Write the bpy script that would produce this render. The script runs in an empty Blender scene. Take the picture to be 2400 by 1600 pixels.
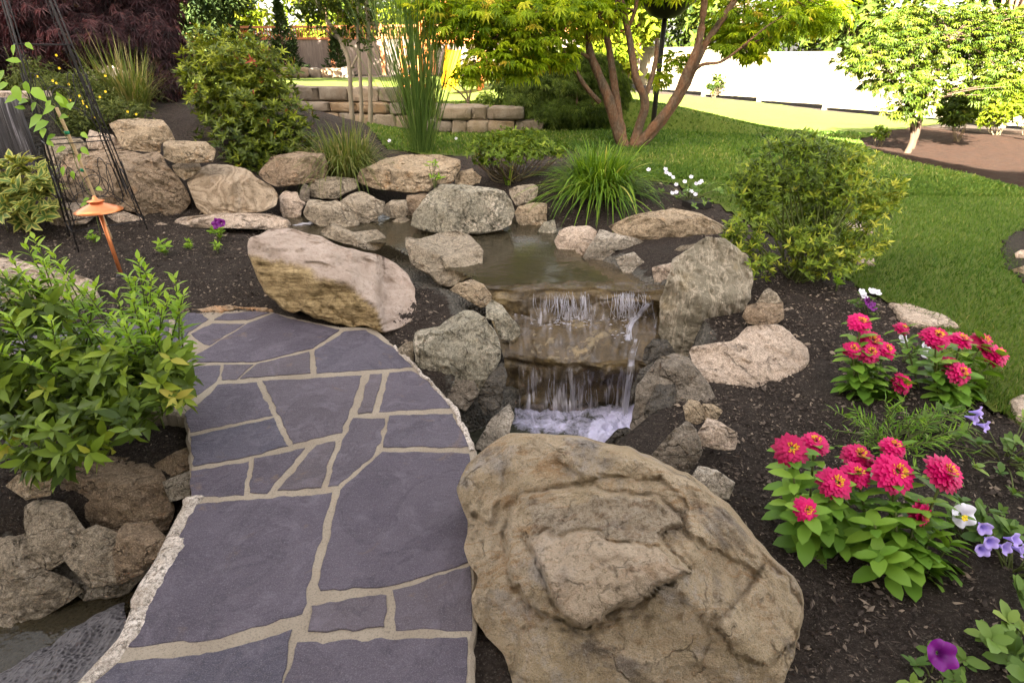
import bpy, math, random
import numpy as np
from mathutils import Vector

scene = bpy.context.scene
COL = scene.collection
random.seed(7)
RNG = np.random.default_rng(7)

# ------------------------------------------------------------------ camera
CAMH = 1.5; PITCH = math.radians(27.5); FPX = 1280.0
cam_d = bpy.data.cameras.new('camera'); cam = bpy.data.objects.new('camera', cam_d)
COL.objects.link(cam); scene.camera = cam
cam.location = (0, 0, CAMH); cam.rotation_euler = (math.pi/2 - PITCH, 0, 0)
cam_d.sensor_width = 36; cam_d.lens = FPX/2400*36
cam_d.clip_start = .05; cam_d.clip_end = 1500

# ------------------------------------------------------------------ light
SUN_AZ = math.radians(26.7)          # light travels forward and to the right
SUN_EL = math.radians(29)
w = bpy.data.worlds.new('World'); scene.world = w; w.use_nodes = True
nt = w.node_tree; bg = nt.nodes['Background']
sky = nt.nodes.new('ShaderNodeTexSky'); sky.sky_type = 'NISHITA'; sky.sun_disc = False
sky.sun_elevation = SUN_EL; sky.sun_rotation = SUN_AZ + math.pi
sky.air_density = 1.0; sky.dust_density = 4.0; sky.ozone_density = 0.6
hsv = nt.nodes.new('ShaderNodeHueSaturation'); hsv.inputs['Saturation'].default_value = .4
tint = nt.nodes.new('ShaderNodeMix'); tint.data_type = 'RGBA'; tint.blend_type = 'MULTIPLY'
tint.inputs['Factor'].default_value = 1.0; tint.inputs['B'].default_value = (1.0, .92, .835, 1)
nt.links.new(sky.outputs[0], hsv.inputs['Color']); nt.links.new(hsv.outputs[0], tint.inputs['A'])
nt.links.new(tint.outputs['Result'], bg.inputs[0]); bg.inputs[1].default_value = .05
sd = bpy.data.lights.new('sun', 'SUN'); sd.energy = 5; sd.angle = math.radians(.5); sd.color = (1, .93, .8)
so = bpy.data.objects.new('sun', sd); COL.objects.link(so); so.location = (-8, -14, 10)
SUN_TRAVEL = Vector((math.sin(SUN_AZ)*math.cos(SUN_EL), math.cos(SUN_AZ)*math.cos(SUN_EL), -math.sin(SUN_EL)))
so.rotation_euler = SUN_TRAVEL.to_track_quat('-Z', 'Y').to_euler()
vs = scene.view_settings
vs.view_transform = 'Standard'; vs.look = 'None'; vs.exposure = 4.4; vs.gamma = 1
scene.cycles.max_bounces = 6; scene.cycles.diffuse_bounces = 3; scene.cycles.glossy_bounces = 2
scene.cycles.transmission_bounces = 3; scene.cycles.transparent_max_bounces = 8
scene.cycles.use_denoising = True; scene.cycles.denoising_prefilter = 'ACCURATE'
scene.cycles.sample_clamp_indirect = 6

# ------------------------------------------------------------------ pixel <-> world (photo pixels, 2400 x 1600)
CP, SP = math.cos(PITCH), math.sin(PITCH)
def ray(px, py):
    X = (np.asarray(px, float)-1200)/FPX; Y = (800-np.asarray(py, float))/FPX
    return np.stack([X, CP+Y*SP, -SP+Y*CP], -1)
CAMP = np.array([0, 0, CAMH])
def Gz(px, py, z):
    r = ray(px, py); t = (z-CAMH)/r[..., 2]
    return CAMP + r*t[..., None]
def Gy(px, py, y):
    r = ray(px, py); t = y/r[..., 1]
    return CAMP + r*np.asarray(t)[..., None]
def proj(P):
    P = np.asarray(P, float) - CAMP
    d = P[..., 1]*CP - P[..., 2]*SP
    u = P[..., 1]*SP + P[..., 2]*CP
    d = np.maximum(d, 1e-3)
    return 1200+FPX*P[..., 0]/d, 800-FPX*u/d, d

# ------------------------------------------------------------------ noise
def _hash(ix, iy, iz, seed):
    h = (ix*374761393 + iy*668265263 + iz*2147483647 + seed*1274126177) & 0xffffffff
    h = ((h ^ (h >> 13))*1274126177) & 0xffffffff
    h = h ^ (h >> 16)
    return (h & 0xffff)/65535.0*2-1
def vnoise(P, seed=0):
    P = np.asarray(P, float); i = np.floor(P).astype(np.int64); f = P-i
    f = f*f*f*(f*(f*6-15)+10)
    r = 0
    for dx in (0, 1):
        wx = f[:, 0] if dx else 1-f[:, 0]
        for dy in (0, 1):
            wy = f[:, 1] if dy else 1-f[:, 1]
            for dz in (0, 1):
                wz = f[:, 2] if dz else 1-f[:, 2]
                r = r + wx*wy*wz*_hash(i[:, 0]+dx, i[:, 1]+dy, i[:, 2]+dz, seed)
    return r
def fbm(P, seed=0, octv=4, gain=.5):
    a = 1; r = 0; P = np.array(P, float)
    for k in range(octv):
        r = r + a*vnoise(P, seed+k*17); a *= gain; P = P*2.03+3.7
    return r
def sstep(a, b, x):
    t = np.clip((x-a)/(b-a), 0, 1); return t*t*(3-2*t)

# ------------------------------------------------------------------ polygons
def inpoly(poly, x, y):
    poly = np.asarray(poly, float); r = np.zeros(np.shape(x), bool)
    x1, y1 = poly[:, 0], poly[:, 1]; x2, y2 = np.roll(x1, -1), np.roll(y1, -1)
    for a, b, c, d in zip(x1, y1, x2, y2):
        if b == d: continue
        r ^= ((b > y) != (d > y)) & (x < (c-a)*(y-b)/(d-b)+a)
    return r
def segdist(poly, x, y, closed=True):
    poly = np.asarray(poly, float); n = len(poly); best = np.full(np.shape(x), 1e9)
    for i in range(n if closed else n-1):
        a = poly[i]; b = poly[(i+1) % n]; d = b-a; L = d@d+1e-12
        t = np.clip(((x-a[0])*d[0]+(y-a[1])*d[1])/L, 0, 1)
        best = np.minimum(best, np.hypot(x-a[0]-t*d[0], y-a[1]-t*d[1]))
    return best
def sdf(poly, x, y):      # positive inside
    d = segdist(poly, x, y); return np.where(inpoly(poly, x, y), d, -d)

# ------------------------------------------------------------------ mesh making
def mk(name, V, faces, mat, parent=None, smooth=True, attrs=None, label=None, cat=None, group=None, kind=None, origin=None):
    """faces: list of int arrays (n,k). mat: material or list; attrs: {name: per-vertex floats}"""
    V = np.asarray(V, np.float32).reshape(-1, 3)
    off = np.zeros(3)
    if parent is None:
        off = np.asarray(origin if origin is not None else ([0, 0, 0] if kind else [V[:, 0].mean(), V[:, 1].mean(), V[:, 2].min()]), float)
    else:
        off = np.asarray(parent.get('_o', (0, 0, 0)), float) if '_o' in parent else np.zeros(3)
    if isinstance(faces, np.ndarray): faces = [faces]
    faces = [np.asarray(f, np.int32) for f in faces if len(f)]
    me = bpy.data.meshes.new(name)
    me.vertices.add(len(V)); me.vertices.foreach_set('co', (V-off.astype(np.float32)).ravel())
    nl = sum(f.size for f in faces); nf = sum(len(f) for f in faces)
    me.loops.add(nl); me.polygons.add(nf)
    me.loops.foreach_set('vertex_index', np.concatenate([f.ravel() for f in faces]))
    tot = np.concatenate([np.full(len(f), f.shape[1], np.int32) for f in faces])
    me.polygons.foreach_set('loop_start', np.concatenate([[0], np.cumsum(tot)[:-1]]).astype(np.int32))
    me.polygons.foreach_set('loop_total', tot)
    me.polygons.foreach_set('use_smooth', np.full(nf, smooth))
    me.update(calc_edges=True)
    for m in (mat if isinstance(mat, (list, tuple)) else [mat]): me.materials.append(m)
    for k, a in (attrs or {}).items():
        at = me.attributes.new(k, 'FLOAT', 'POINT'); at.data.foreach_set('value', np.asarray(a, np.float32))
    o = bpy.data.objects.new(name, me); COL.objects.link(o)
    o.location = off if parent is None else (0, 0, 0)
    if parent is not None:
        o.parent = parent
        if '_o' in parent: o['_o'] = list(parent['_o'])
    else: o['_o'] = [float(c) for c in off]
    tag(o, label, cat, group, kind)
    return o
def tag(o, label=None, cat=None, group=None, kind=None):
    if label: o['label'] = label
    if cat: o['category'] = cat
    if group: o['group'] = group
    if kind: o['kind'] = kind
    return o
def thing(name, loc, label, cat, group=None):
    o = bpy.data.objects.new(name, None); COL.objects.link(o); o.location = [float(c) for c in loc]; o.empty_display_size = .1
    o['_o'] = [float(c) for c in loc]
    return tag(o, label, cat, group)

def grid_faces(nu, nv):
    i = np.arange(nu-1)[:, None]*nv + np.arange(nv-1)[None, :]
    i = i.ravel(); return np.stack([i, i+nv, i+nv+1, i+1], 1)

class MB:
    """collects polygons of one mesh"""
    def __init__(s): s.V = []; s.F = {}; s.A = []; s.n = 0
    def add(s, V, F, rnd=0.0):
        V = np.asarray(V, float).reshape(-1, 3); F = np.asarray(F, int)
        s.F.setdefault(F.shape[1], []).append(F+s.n); s.V.append(V); s.n += len(V)
        s.A.append(np.broadcast_to(np.asarray(rnd, float), (len(V),)).copy()); return s
    def box(s, c, size, rz=0, rnd=0.0, bev=0):
        x, y, z = np.asarray(size, float)/2
        V = np.array([[-x,-y,-z],[x,-y,-z],[x,y,-z],[-x,y,-z],[-x,-y,z],[x,-y,z],[x,y,z],[-x,y,z]])
        ca, sa = math.cos(rz), math.sin(rz)
        V = np.stack([V[:, 0]*ca-V[:, 1]*sa, V[:, 0]*sa+V[:, 1]*ca, V[:, 2]], 1)+np.asarray(c, float)
        return s.add(V, [[0,3,2,1],[4,5,6,7],[0,1,5,4],[1,2,6,5],[2,3,7,6],[3,0,4,7]], rnd)
    def tube(s, pts, rad, k=6, rnd=0.0, cap=True):
        P = np.asarray(pts, float); n = len(P); R = np.broadcast_to(np.asarray(rad, float), (n,))
        T = np.gradient(P, axis=0); T /= np.linalg.norm(T, axis=1)[:, None]+1e-9
        ref = np.array([0, 0, 1.0]) if abs(T[0, 2]) < .8 else np.array([1.0, 0, 0])
        A = np.cross(T, ref); A /= np.linalg.norm(A, axis=1)[:, None]+1e-9
        B = np.cross(T, A); th = np.arange(k)*2*math.pi/k
        V = P[:, None]+R[:, None, None]*(np.cos(th)[None, :, None]*A[:, None]+np.sin(th)[None, :, None]*B[:, None])
        i = np.arange(n-1)[:, None]*k; j = np.arange(k)[None]; j2 = (j+1) % k
        F = np.stack([i+j, i+j2, i+k+j2, i+k+j], -1).reshape(-1, 4)
        s.add(V.reshape(-1, 3), F, rnd)
        if cap and k >= 3:
            s.F.setdefault(k, []).append(np.array([np.arange(k)[::-1], np.arange(k)+(n-1)*k])+s.n-n*k)
        return s
    def lathe(s, c, prof, k=24, rnd=0.0):
        pr = np.asarray(prof, float); th = np.arange(k)*2*math.pi/k
        V = np.stack([pr[:, 0][:, None]*np.cos(th), pr[:, 0][:, None]*np.sin(th), np.repeat(pr[:, 1][:, None], k, 1)], -1)+np.asarray(c, float)
        n = len(pr); i = np.arange(n-1)[:, None]*k; j = np.arange(k)[None]; j2 = (j+1) % k
        return s.add(V.reshape(-1, 3), np.stack([i+j, i+j2, i+k+j2, i+k+j], -1).reshape(-1, 4), rnd)
    def build(s, name, mat, parent=None, **kw):
        return mk(name, np.concatenate(s.V), [np.concatenate(f) for f in s.F.values()], mat, parent, attrs={'rnd': np.concatenate(s.A)}, **kw)

def smooth_path(pts, n):
    P = np.asarray(pts, float); m = len(P)
    if m == 2: return P[0]+(P[1]-P[0])*np.linspace(0, 1, n)[:, None]
    u = np.linspace(0, m-1, n); i = np.clip(u.astype(int), 0, m-2); t = (u-i)[:, None]
    g = lambda k: P[np.clip(k, 0, m-1)]
    a, b, c, d = g(i-1), g(i), g(i+1), g(i+2)
    return .5*(2*b+(c-a)*t+(2*a-5*b+4*c-d)*t*t+(3*b-a-3*c+d)*t**3)

# ------------------------------------------------------------------ materials
class Mat:
    def __init__(s, name):
        s.m = bpy.data.materials.new(name); s.m.use_nodes = True; s.t = s.m.node_tree; s.t.nodes.clear()
        s.out = s.t.nodes.new('ShaderNodeOutputMaterial')
    def n(s, typ, ins=None, **props):
        nd = s.t.nodes.new('ShaderNode'+typ)
        for k, v in props.items(): setattr(nd, k, v)
        for k, v in (ins or {}).items():
            i = nd.inputs[k]
            if isinstance(v, bpy.types.NodeSocket): s.t.links.new(v, i)
            elif isinstance(v, bpy.types.Node): s.t.links.new(v.outputs[0], i)
            else:
                if hasattr(i.default_value, '__len__') and len(i.default_value) == 4 and len(v) == 3: v = (*v, 1)
                i.default_value = v
        return nd
    def coords(s, scale=(1, 1, 1), attr=None):
        tc = s.n('TexCoord'); mp = s.n('Mapping', {'Vector': tc.outputs['Object'], 'Scale': scale}); return mp.outputs[0]
    def noise(s, vec, scale, detail=4, rough=.55, dist=0, out='Fac'):
        return s.n('TexNoise', {'Vector': vec, 'Scale': scale, 'Detail': detail, 'Roughness': rough, 'Distortion': dist}).outputs[out]
    def ramp(s, fac, stops, interp='LINEAR'):
        r = s.n('ValToRGB', {'Fac': fac}); cr = r.color_ramp; cr.interpolation = interp
        while len(cr.elements) < len(stops): cr.elements.new(.5)
        for e, (p, c) in zip(cr.elements, stops):
            e.position = p; c = (c, c, c) if not hasattr(c, '__len__') else c; e.color = (*c[:3], 1)
        return r.outputs[0]
    def mix(s, f, a, b, blend='MIX'):
        nd = s.n('Mix', data_type='RGBA', blend_type=blend)
        for key, v in ((0, f), (6, a), (7, b)):
            i = nd.inputs[key]
            if isinstance(v, bpy.types.NodeSocket): s.t.links.new(v, i)
            else: i.default_value = v if key == 0 else (*v[:3], 1)
        return nd.outputs[2]
    def math(s, op, a, b=0.0):
        nd = s.n('Math', operation=op)
        for k, v in ((0, a), (1, b)):
            if isinstance(v, bpy.types.NodeSocket): s.t.links.new(v, nd.inputs[k])
            else: nd.inputs[k].default_value = v
        return nd.outputs[0]
    def attr(s, name='rnd'): return s.n('Attribute', attribute_name=name).outputs['Fac']
    def bump(s, h, strength=.5, dist=.01, normal=None):
        ins = {'Height': h, 'Strength': strength, 'Distance': dist}
        if normal is not None: ins['Normal'] = normal
        return s.n('Bump', ins).outputs[0]
    def pbsdf(s, color, rough=.6, spec=.3, normal=None, metal=0, **kw):
        ins = {'Base Color': color, 'Roughness': rough, 'Specular IOR Level': spec, 'Metallic': metal}
        if normal is not None: ins['Normal'] = normal
        ins.update(kw)
        return s.n('BsdfPrincipled', ins).outputs[0]
    def done(s, shader):
        s.t.links.new(shader, s.out.inputs[0]); return s.m

def leafmat(name, stops, rough=.5, trans=.3, spec=.2, tcol=None):
    M = Mat(name); c = M.ramp(M.attr(), stops)
    a = M.pbsdf(c, rough, spec)
    tc = M.mix(1.0, c, tcol or (1.25, 1.2, .6), 'MULTIPLY')
    b = M.n('BsdfTranslucent', {'Color': tc}).outputs[0]
    return M.done(M.n('MixShader', {0: trans, 1: a, 2: b}).outputs[0])
def plain(name, color, rough=.6, spec=.3, metal=0, var=.25, scale=20, bump=0.0, stretch=(1, 1, 1)):
    M = Mat(name); v = M.coords(stretch); f = M.noise(v, scale, 5)
    c = M.mix(f, tuple(x*(1-var) for x in color), tuple(min(1, x*(1+var)) for x in color))
    return M.done(M.pbsdf(c, rough, spec, M.bump(f, bump, .01) if bump else None, metal))
def rockmat(name, c1, c2, stain, fleck, stain_amt=.5, fleck_amt=.55, strata=0.0, sdir=(1, 1, 6), rough=.8, scale=1.0, wet=False, bump=.6, spec=.25):
    wm = lambda c: (c[0]*1.28, c[1]*1.17, c[2]*1.02)
    c1, c2, stain, fleck = wm(c1), wm(c2), wm(stain), wm(fleck)
    M = Mat(name); v = M.coords()
    big = M.noise(v, 2.3*scale, 5, .6, .6); med = M.noise(v, 7*scale, 6, .65); fine = M.noise(v, 42*scale, 6, .7)
    vo = M.n('TexVoronoi', {'Vector': v, 'Scale': 60*scale, 'Randomness': 1.0}).outputs['Distance']
    c = M.mix(M.ramp(big, [(.3, 0), (.7, 1)]), c1, c2)
    c = M.mix(M.math('MULTIPLY', M.ramp(med, [(stain_amt, 0), (stain_amt+.14, 1)]), .75), c, stain)
    lay = M.noise(M.coords(sdir), 6*scale, 5, .6, 1.2)
    dk = tuple(x*.55 for x in c1)
    c = M.mix(M.math('MULTIPLY', M.ramp(lay, [(.44, 0), (.5, 1), (.56, 0)]), strata), c, dk)
    c = M.mix(M.math('MULTIPLY', M.ramp(fine, [(.38, .9), (.5, 0)]), .85), c, tuple(x*.42 for x in c1))
    big2 = M.noise(v, 3.1*scale, 3)
    wv = M.n('VectorMath', {0: v, 1: M.n('VectorMath', {0: M.n('TexNoise', {'Vector': v, 'Scale': 5*scale, 'Detail': 4}).outputs['Color'], 3: .35}, operation='SCALE').outputs[0]}, operation='ADD').outputs[0]
    ck = M.n('TexVoronoi', {'Vector': M.n('Mapping', {'Vector': wv, 'Scale': sdir}).outputs[0], 'Scale': 2.4*scale}, feature='DISTANCE_TO_EDGE').outputs['Distance']
    ckm = M.math('MULTIPLY', M.ramp(ck, [(0, 1), (.035, 0)]), M.ramp(med, [(.42, 0), (.55, 1)]))
    c = M.mix(M.math('MULTIPLY', ckm, .75), c, tuple(x*.3 for x in c1))
    c = M.mix(M.math('MULTIPLY', M.ramp(M.noise(v, 19*scale, 5, .7), [(.52, 0), (.68, 1)]), .45), c, tuple(min(1, x*1.45) for x in c2))
    gr = M.noise(v, 150*scale, 3, .8); c = M.mix(M.math('MULTIPLY', M.ramp(gr, [(.40, 1), (.5, 0)]), .55), c, tuple(x*.4 for x in c1)); c = M.mix(M.math('MULTIPLY', M.ramp(gr, [(.54, 0), (.64, 1)]), .45), c, tuple(min(1, x*1.6) for x in c2))
    fl = M.math('MULTIPLY', M.ramp(fine, [(fleck_amt, 0), (fleck_amt+.1, 1)]), M.ramp(big2, [(.45, .1), (.6, 1)]))
    c = M.mix(M.math('MULTIPLY', fl, .8), c, fleck)
    h = M.math('ADD', M.math('MULTIPLY', fine, .8), M.math('ADD', M.math('MULTIPLY', med, 1.1), M.math('MULTIPLY', lay, 1.3*strata+.2)))
    h = M.math('ADD', M.math('ADD', h, M.math('MULTIPLY', vo, -.12)), M.math('MULTIPLY', ckm, -1.0))
    return M.done(M.pbsdf(c, .25 if wet else rough, .5 if wet else spec, M.bump(h, bump*1.3, .03)))
# ------------------------------------------------------------------ terrain
_ctl = [(100,560,.12),(450,600,.13),(620,570,.13),(300,690,.05),(620,700,.02),(20,700,.03),(-200,650,.08),
 (500,800,-.06),(800,850,-.06),(600,1200,-.06),(900,1500,-.06),(700,1000,-.06),
 (200,1000,-.08),(420,1010,-.08),(60,1100,-.12),(-200,1100,-.12),(200,1180,-.2),(100,1700,-.15),
 (1950,1400,-.04),(2200,1500,-.03),(1850,1150,.0),(2350,1300,0),(1950,960,.06),(1850,700,.17),(2060,720,.17),(2000,640,.2),(1780,800,.1),(1700,1050,0),(1900,1700,-.05),
 (2200,620,.26),(2350,850,.15),(2390,500,.25),(2050,560,.27),(1700,440,.40),(1550,380,.43),(1000,330,.45),(1750,300,.28),(1250,370,.45),(2200,480,.25),(2300,360,.18),(2100,300,.15),(1500,300,.42),(2800,700,.1),
 (1150,410,.42),(820,420,.42),(1620,460,.38),(1480,500,.3),(1720,560,.28),(1600,540,.26),
 (1000,530,.06),(1250,570,.05),(760,515,.09),(900,500,.08),(1020,710,.06),(960,780,-.02),(1560,600,.24),(1300,690,0)]
_cw = [(-4.5,6.3,.85),(-3.5,6.3,.85),(-2.6,6.4,.75),(-4,7.5,1.0),(-2.8,7.5,.95),(-6,7,1.),(-1.7,6.3,.5),(-4.2,9,1.0),(-7,9.5,1.1),
 (-3,10,.5),(0,9,.45),(-10,20,.45),(0,25,.45),(10,20,0),(8,13,.12),(14,16,-.2),(30,40,-.3),(-30,40,.3),(0,60,.3),(-5,-3,0),(5,-3,0),(0,-3,-.1),(20,5,0),(-20,5,.5),(6,4,.15)]
_pts = np.array([list(Gz(a, b, c)) for a, b, c in _ctl]+[list(c) for c in _cw])
def _phi(r2): return .5*r2*np.log(r2+1e-9)
_n = len(_pts); _d2 = ((_pts[:, None, :2]-_pts[None, :, :2])**2).sum(-1)
_A = np.zeros((_n+3, _n+3)); _A[:_n, :_n] = _phi(_d2)+np.eye(_n)*.02
_A[:_n, _n] = 1; _A[:_n, _n+1:] = _pts[:, :2]; _A[_n:, :_n] = _A[:_n, _n:].T
_w = np.linalg.solve(_A, np.concatenate([_pts[:, 2], [0, 0, 0]]))
CHAN = [(.62, 2.9), (.45, 2.62), (.12, 2.3), (-.5, 1.9), (-1.2, 1.45), (-2.0, 1.2), (-3.6, .9)]
POND = Gz(np.array([640,690,760,880,960,1060,1210,1300,1360,1420,1510,1570,1540,1150,1090,1080,1000,900,720]),
          np.array([520,505,500,488,500,510,520,535,575,600,665,700,700,702,680,650,620,565,555]), .17)[:, :2]
LEDGE = [(-.25, 2.5), (1.05, 2.5), (1.1, 3.35), (-.25, 3.35)]
def H(x, y):
    x = np.asarray(x, float); y = np.asarray(y, float); sh = x.shape; x = x.ravel(); y = y.ravel()
    z = np.zeros(len(x))
    for k in range(0, len(x), 20000):
        s = slice(k, k+20000)
        z[s] = _phi((x[s, None]-_pts[None, :, 0])**2+(y[s, None]-_pts[None, :, 1])**2)@_w[:_n]+_w[_n]+x[s]*_w[_n+1]+y[s]*_w[_n+2]
    yw = np.interp(x, [-6, -3, -1, 3], [11.2, 10.7, 9.6, 9.5])
    z = z+.42*sstep(0, .35, y-yw)*(1-sstep(1.6, 5.5, x))
    far = sstep(45, 70, np.hypot(x, y)); z = z*(1-far)+.2*far
    dc = segdist(CHAN, x, y, False); wch = sstep(.50, .36, dc); z = z*(1-wch)+np.minimum(z, -.64)*wch
    wl = sstep(-.05, .05, sdf(LEDGE, x, y)); z = z*(1-wl)+np.minimum(z, -.3)*wl
    wp = sstep(-.12, .1, sdf(POND, x, y)); z = z*(1-wp)+np.minimum(z, .02)*wp
    return z.reshape(sh)
def on(px, py, z0=.15):
    """the point of the terrain seen at a photo pixel"""
    r = ray(px, py); ys = np.concatenate([np.linspace(.4, 14, 700), np.linspace(14.05, 70, 500)])
    P = CAMP+r*(ys/r[1])[:, None]; f = P[:, 2]-H(P[:, 0], P[:, 1]); i = np.argmax(f < 0)
    if f[i] >= 0: return Gy(px, py, 40.)
    if i == 0: return P[0]
    a = f[i-1]/(f[i-1]-f[i]+1e-9); return P[i-1]+(P[i]-P[i-1])*a

LAWN_PX = [(855,284),(905,352),(1000,364),(1095,366),(1180,345),(1330,350),(1430,395),(1490,415),(1580,432),(1680,475),(1780,540),(1900,600),(1962,640),(2010,680),(2090,712),(2150,760),(2230,840),(2290,935),(2400,1010),(2700,1200),(4500,2600),(9000,2600),(9000,600),(3200,560),(2400,448),(2260,410),(2130,382),(2030,350),(2010,326),(2080,312),(2150,293),(2260,279),(2420,270),(3000,230),(9000,200),
           (9000,150),(2150,278),(1940,262),(1780,240),(1600,224),(1450,215),(1330,185),(1150,177),(700,184),(300,184),(300,215),(690,232)]
FAR_MULCH = []
# ---- materials
def mulch_mat(name, c1, c2, c3):
    M = Mat(name); v = M.coords(); st = M.coords((1, 1.6, 1))
    f1 = M.noise(st, 38, 6, .7, .8); f2 = M.noise(v, 6, 4); f3 = M.noise(v, 130, 4, .7)
    vo = M.n('TexVoronoi', {'Vector': st, 'Scale': 55, 'Randomness': 1.0}).outputs['Distance']
    c = M.mix(M.ramp(f1, [(.35, 0), (.65, 1)]), c1, c2)
    c = M.mix(M.math('MULTIPLY', M.ramp(f3, [(.56, 0), (.66, 1)]), .7), c, c3)
    c = M.mix(M.ramp(f2, [(.35, 0), (.7, .45)]), c, c1)
    h = M.math('ADD', M.math('MULTIPLY', f1, 1.2), M.math('ADD', M.math('MULTIPLY', vo, .5), M.math('MULTIPLY', f3, .4)))
    return M.done(M.pbsdf(c, .9, .15, M.bump(h, 1.0, .035)))
M_MULCH = mulch_mat('mulch', (.024, .018, .014), (.072, .054, .042), (.19, .15, .115))
M_REDMULCH = mulch_mat('bark_mulch', (.020, .0095, .005), (.042, .0185, .009), (.075, .038, .02))
def lawn_mat():
    M = Mat('turf'); v = M.coords(); f = M.noise(v, 1.1, 3); g = M.noise(v, 90, 5, .7); b = M.noise(v, 5, 5, .6)
    c = M.mix(M.ramp(g, [(.3, 0), (.7, 1)]), (.05, .08, .012), (.155, .19, .028))
    c = M.mix(M.math('MULTIPLY', M.ramp(f, [(.4, 0), (.7, 1)]), .5), c, (.13, .17, .025))
    c = M.mix(M.math('MULTIPLY', M.ramp(b, [(.5, 0), (.75, 1)]), .5), c, (.055, .10, .012))
    return M.done(M.pbsdf(c, .8, .15, M.bump(g, .8, .03)))
M_TURF = lawn_mat()
def bed_mat(soil=False):
    M = Mat('soil_and_grit' if soil else 'pebble_concrete'); v = M.coords()
    vo = M.n('TexVoronoi', {'Vector': v, 'Scale': 60, 'Randomness': 1.0}); f = M.noise(v, 9, 5)
    c = M.ramp(vo.outputs['Color'], [(0, (.05, .045, .04)), (.4, (.13, .115, .09)), (.75, (.22, .19, .15)), (1, (.35, .32, .28))])
    c = M.mix(M.ramp(f, [(.3, .9), (.7, .2)]), c, (.06, .055, .045))
    nb = M.bump(vo.outputs['Distance'], .9, -.02)
    bed = M.pbsdf(c, .6, .3, nb)
    if not soil: return M.done(bed)
    st = M.coords((1, 1.6, 1)); f1 = M.noise(st, 38, 6, .7, .8); f3 = M.noise(v, 130, 4, .7)
    m = M.mix(M.ramp(f1, [(.35, 0), (.65, 1)]), (.024, .018, .014), (.072, .054, .042)); m = M.mix(M.math('MULTIPLY', M.ramp(f3, [(.56, 0), (.66, 1)]), .7), m, (.20, .165, .135))
    mul = M.pbsdf(m, .9, .15, M.bump(M.math('ADD', f1, M.math('MULTIPLY', f3, .4)), 1.0, .035))
    w_ = M.math('ADD', M.attr('wet'), M.math('MULTIPLY', M.math('SUBTRACT', M.noise(v, 11, 5, .7), .5), .5))
    return M.done(M.n('MixShader', {0: M.ramp(w_, [(.30, 0), (.36, 1)]), 1: mul, 2: bed}).outputs[0])
M_BED = bed_mat(); M_SOIL = bed_mat(True)

# ---- ground sheets
gx = np.concatenate([-np.geomspace(14, 600, 26)[::-1], np.linspace(-13, 17, 61), np.geomspace(18, 600, 26)])
gy = np.concatenate([-np.geomspace(6, 300, 14)[::-1], np.linspace(-5, 40, 91), np.geomspace(41, 700, 26)])
X, Y = np.meshgrid(gx, gy, indexing='ij'); Z = H(X, Y)
inner = (X > -6.4) & (X < 9.4) & (Y > .3) & (Y < 13.4); Z = Z-np.where(inner, .9, .03)
mk('ground', np.stack([X, Y, Z], -1).reshape(-1, 3), grid_faces(*X.shape), M_MULCH, kind='structure')

nx, ny = np.linspace(-6.6, 9.6, 361), np.linspace(.2, 13.6, 299)
X, Y = np.meshgrid(nx, ny, indexing='ij'); Z = H(X, Y)
chd = segdist(CHAN, X.ravel(), Y.ravel(), False).reshape(X.shape)
pd = sdf(POND, X.ravel(), Y.ravel()).reshape(X.shape); ld = sdf(LEDGE, X.ravel(), Y.ravel()).reshape(X.shape)
rough = fbm(np.stack([X.ravel()*9, Y.ravel()*9, X.ravel()*0], 1), 3, 4).reshape(X.shape)
Zr = Z+rough*.011
P = np.stack([X, Y, Zr], -1).reshape(-1, 3); F = grid_faces(*X.shape)
fx, fy = X.ravel()[F].mean(1), Y.ravel()[F].mean(1); fz = Z.ravel()[F].mean(1)
px, py, _ = proj(np.stack([fx, fy, fz], 1))
wob = fbm(np.stack([fx*2, fy*2, fx*0], 1), 9, 3)
wetv = np.maximum.reduce([1-chd.ravel()/.66, .5+ld.ravel()*2.2, .5+pd.ravel()*1.6])
wet = (chd.ravel()[F].mean(1) < .56+.05*wob) | (ld.ravel()[F].mean(1) > -.1) | (pd.ravel()[F].mean(1) > -.16+.03*wob)
lawnm = inpoly(LAWN_PX, px, py+6*wob) & ~wet & ((fy > 1.2) | (fx > 3))
red = (px > 1960) & (py < 452)
def sub(name, mask, mat, dz=0.0, V=P, FF=None, AT=None, **kw):
    f = (F if FF is None else FF)[mask]; u, inv = np.unique(f, return_inverse=True); v = V[u].copy(); v[:, 2] += dz
    return mk(name, v, inv.reshape(f.shape), mat, kind='structure', attrs=None if AT is None else {'wet': AT[u]}, **kw)
sub('mulch_bed', ~wet & ~red & ~lawnm, M_SOIL, AT=wetv)
sub('bark_mulch_bed', red & ~wet & ~lawnm, M_REDMULCH)
sub('streambed', wet, M_SOIL, AT=wetv)
Ps = np.stack([X, Y, Z], -1).reshape(-1, 3)
sub('lawn', lawnm, M_TURF, .012, Ps)
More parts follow.
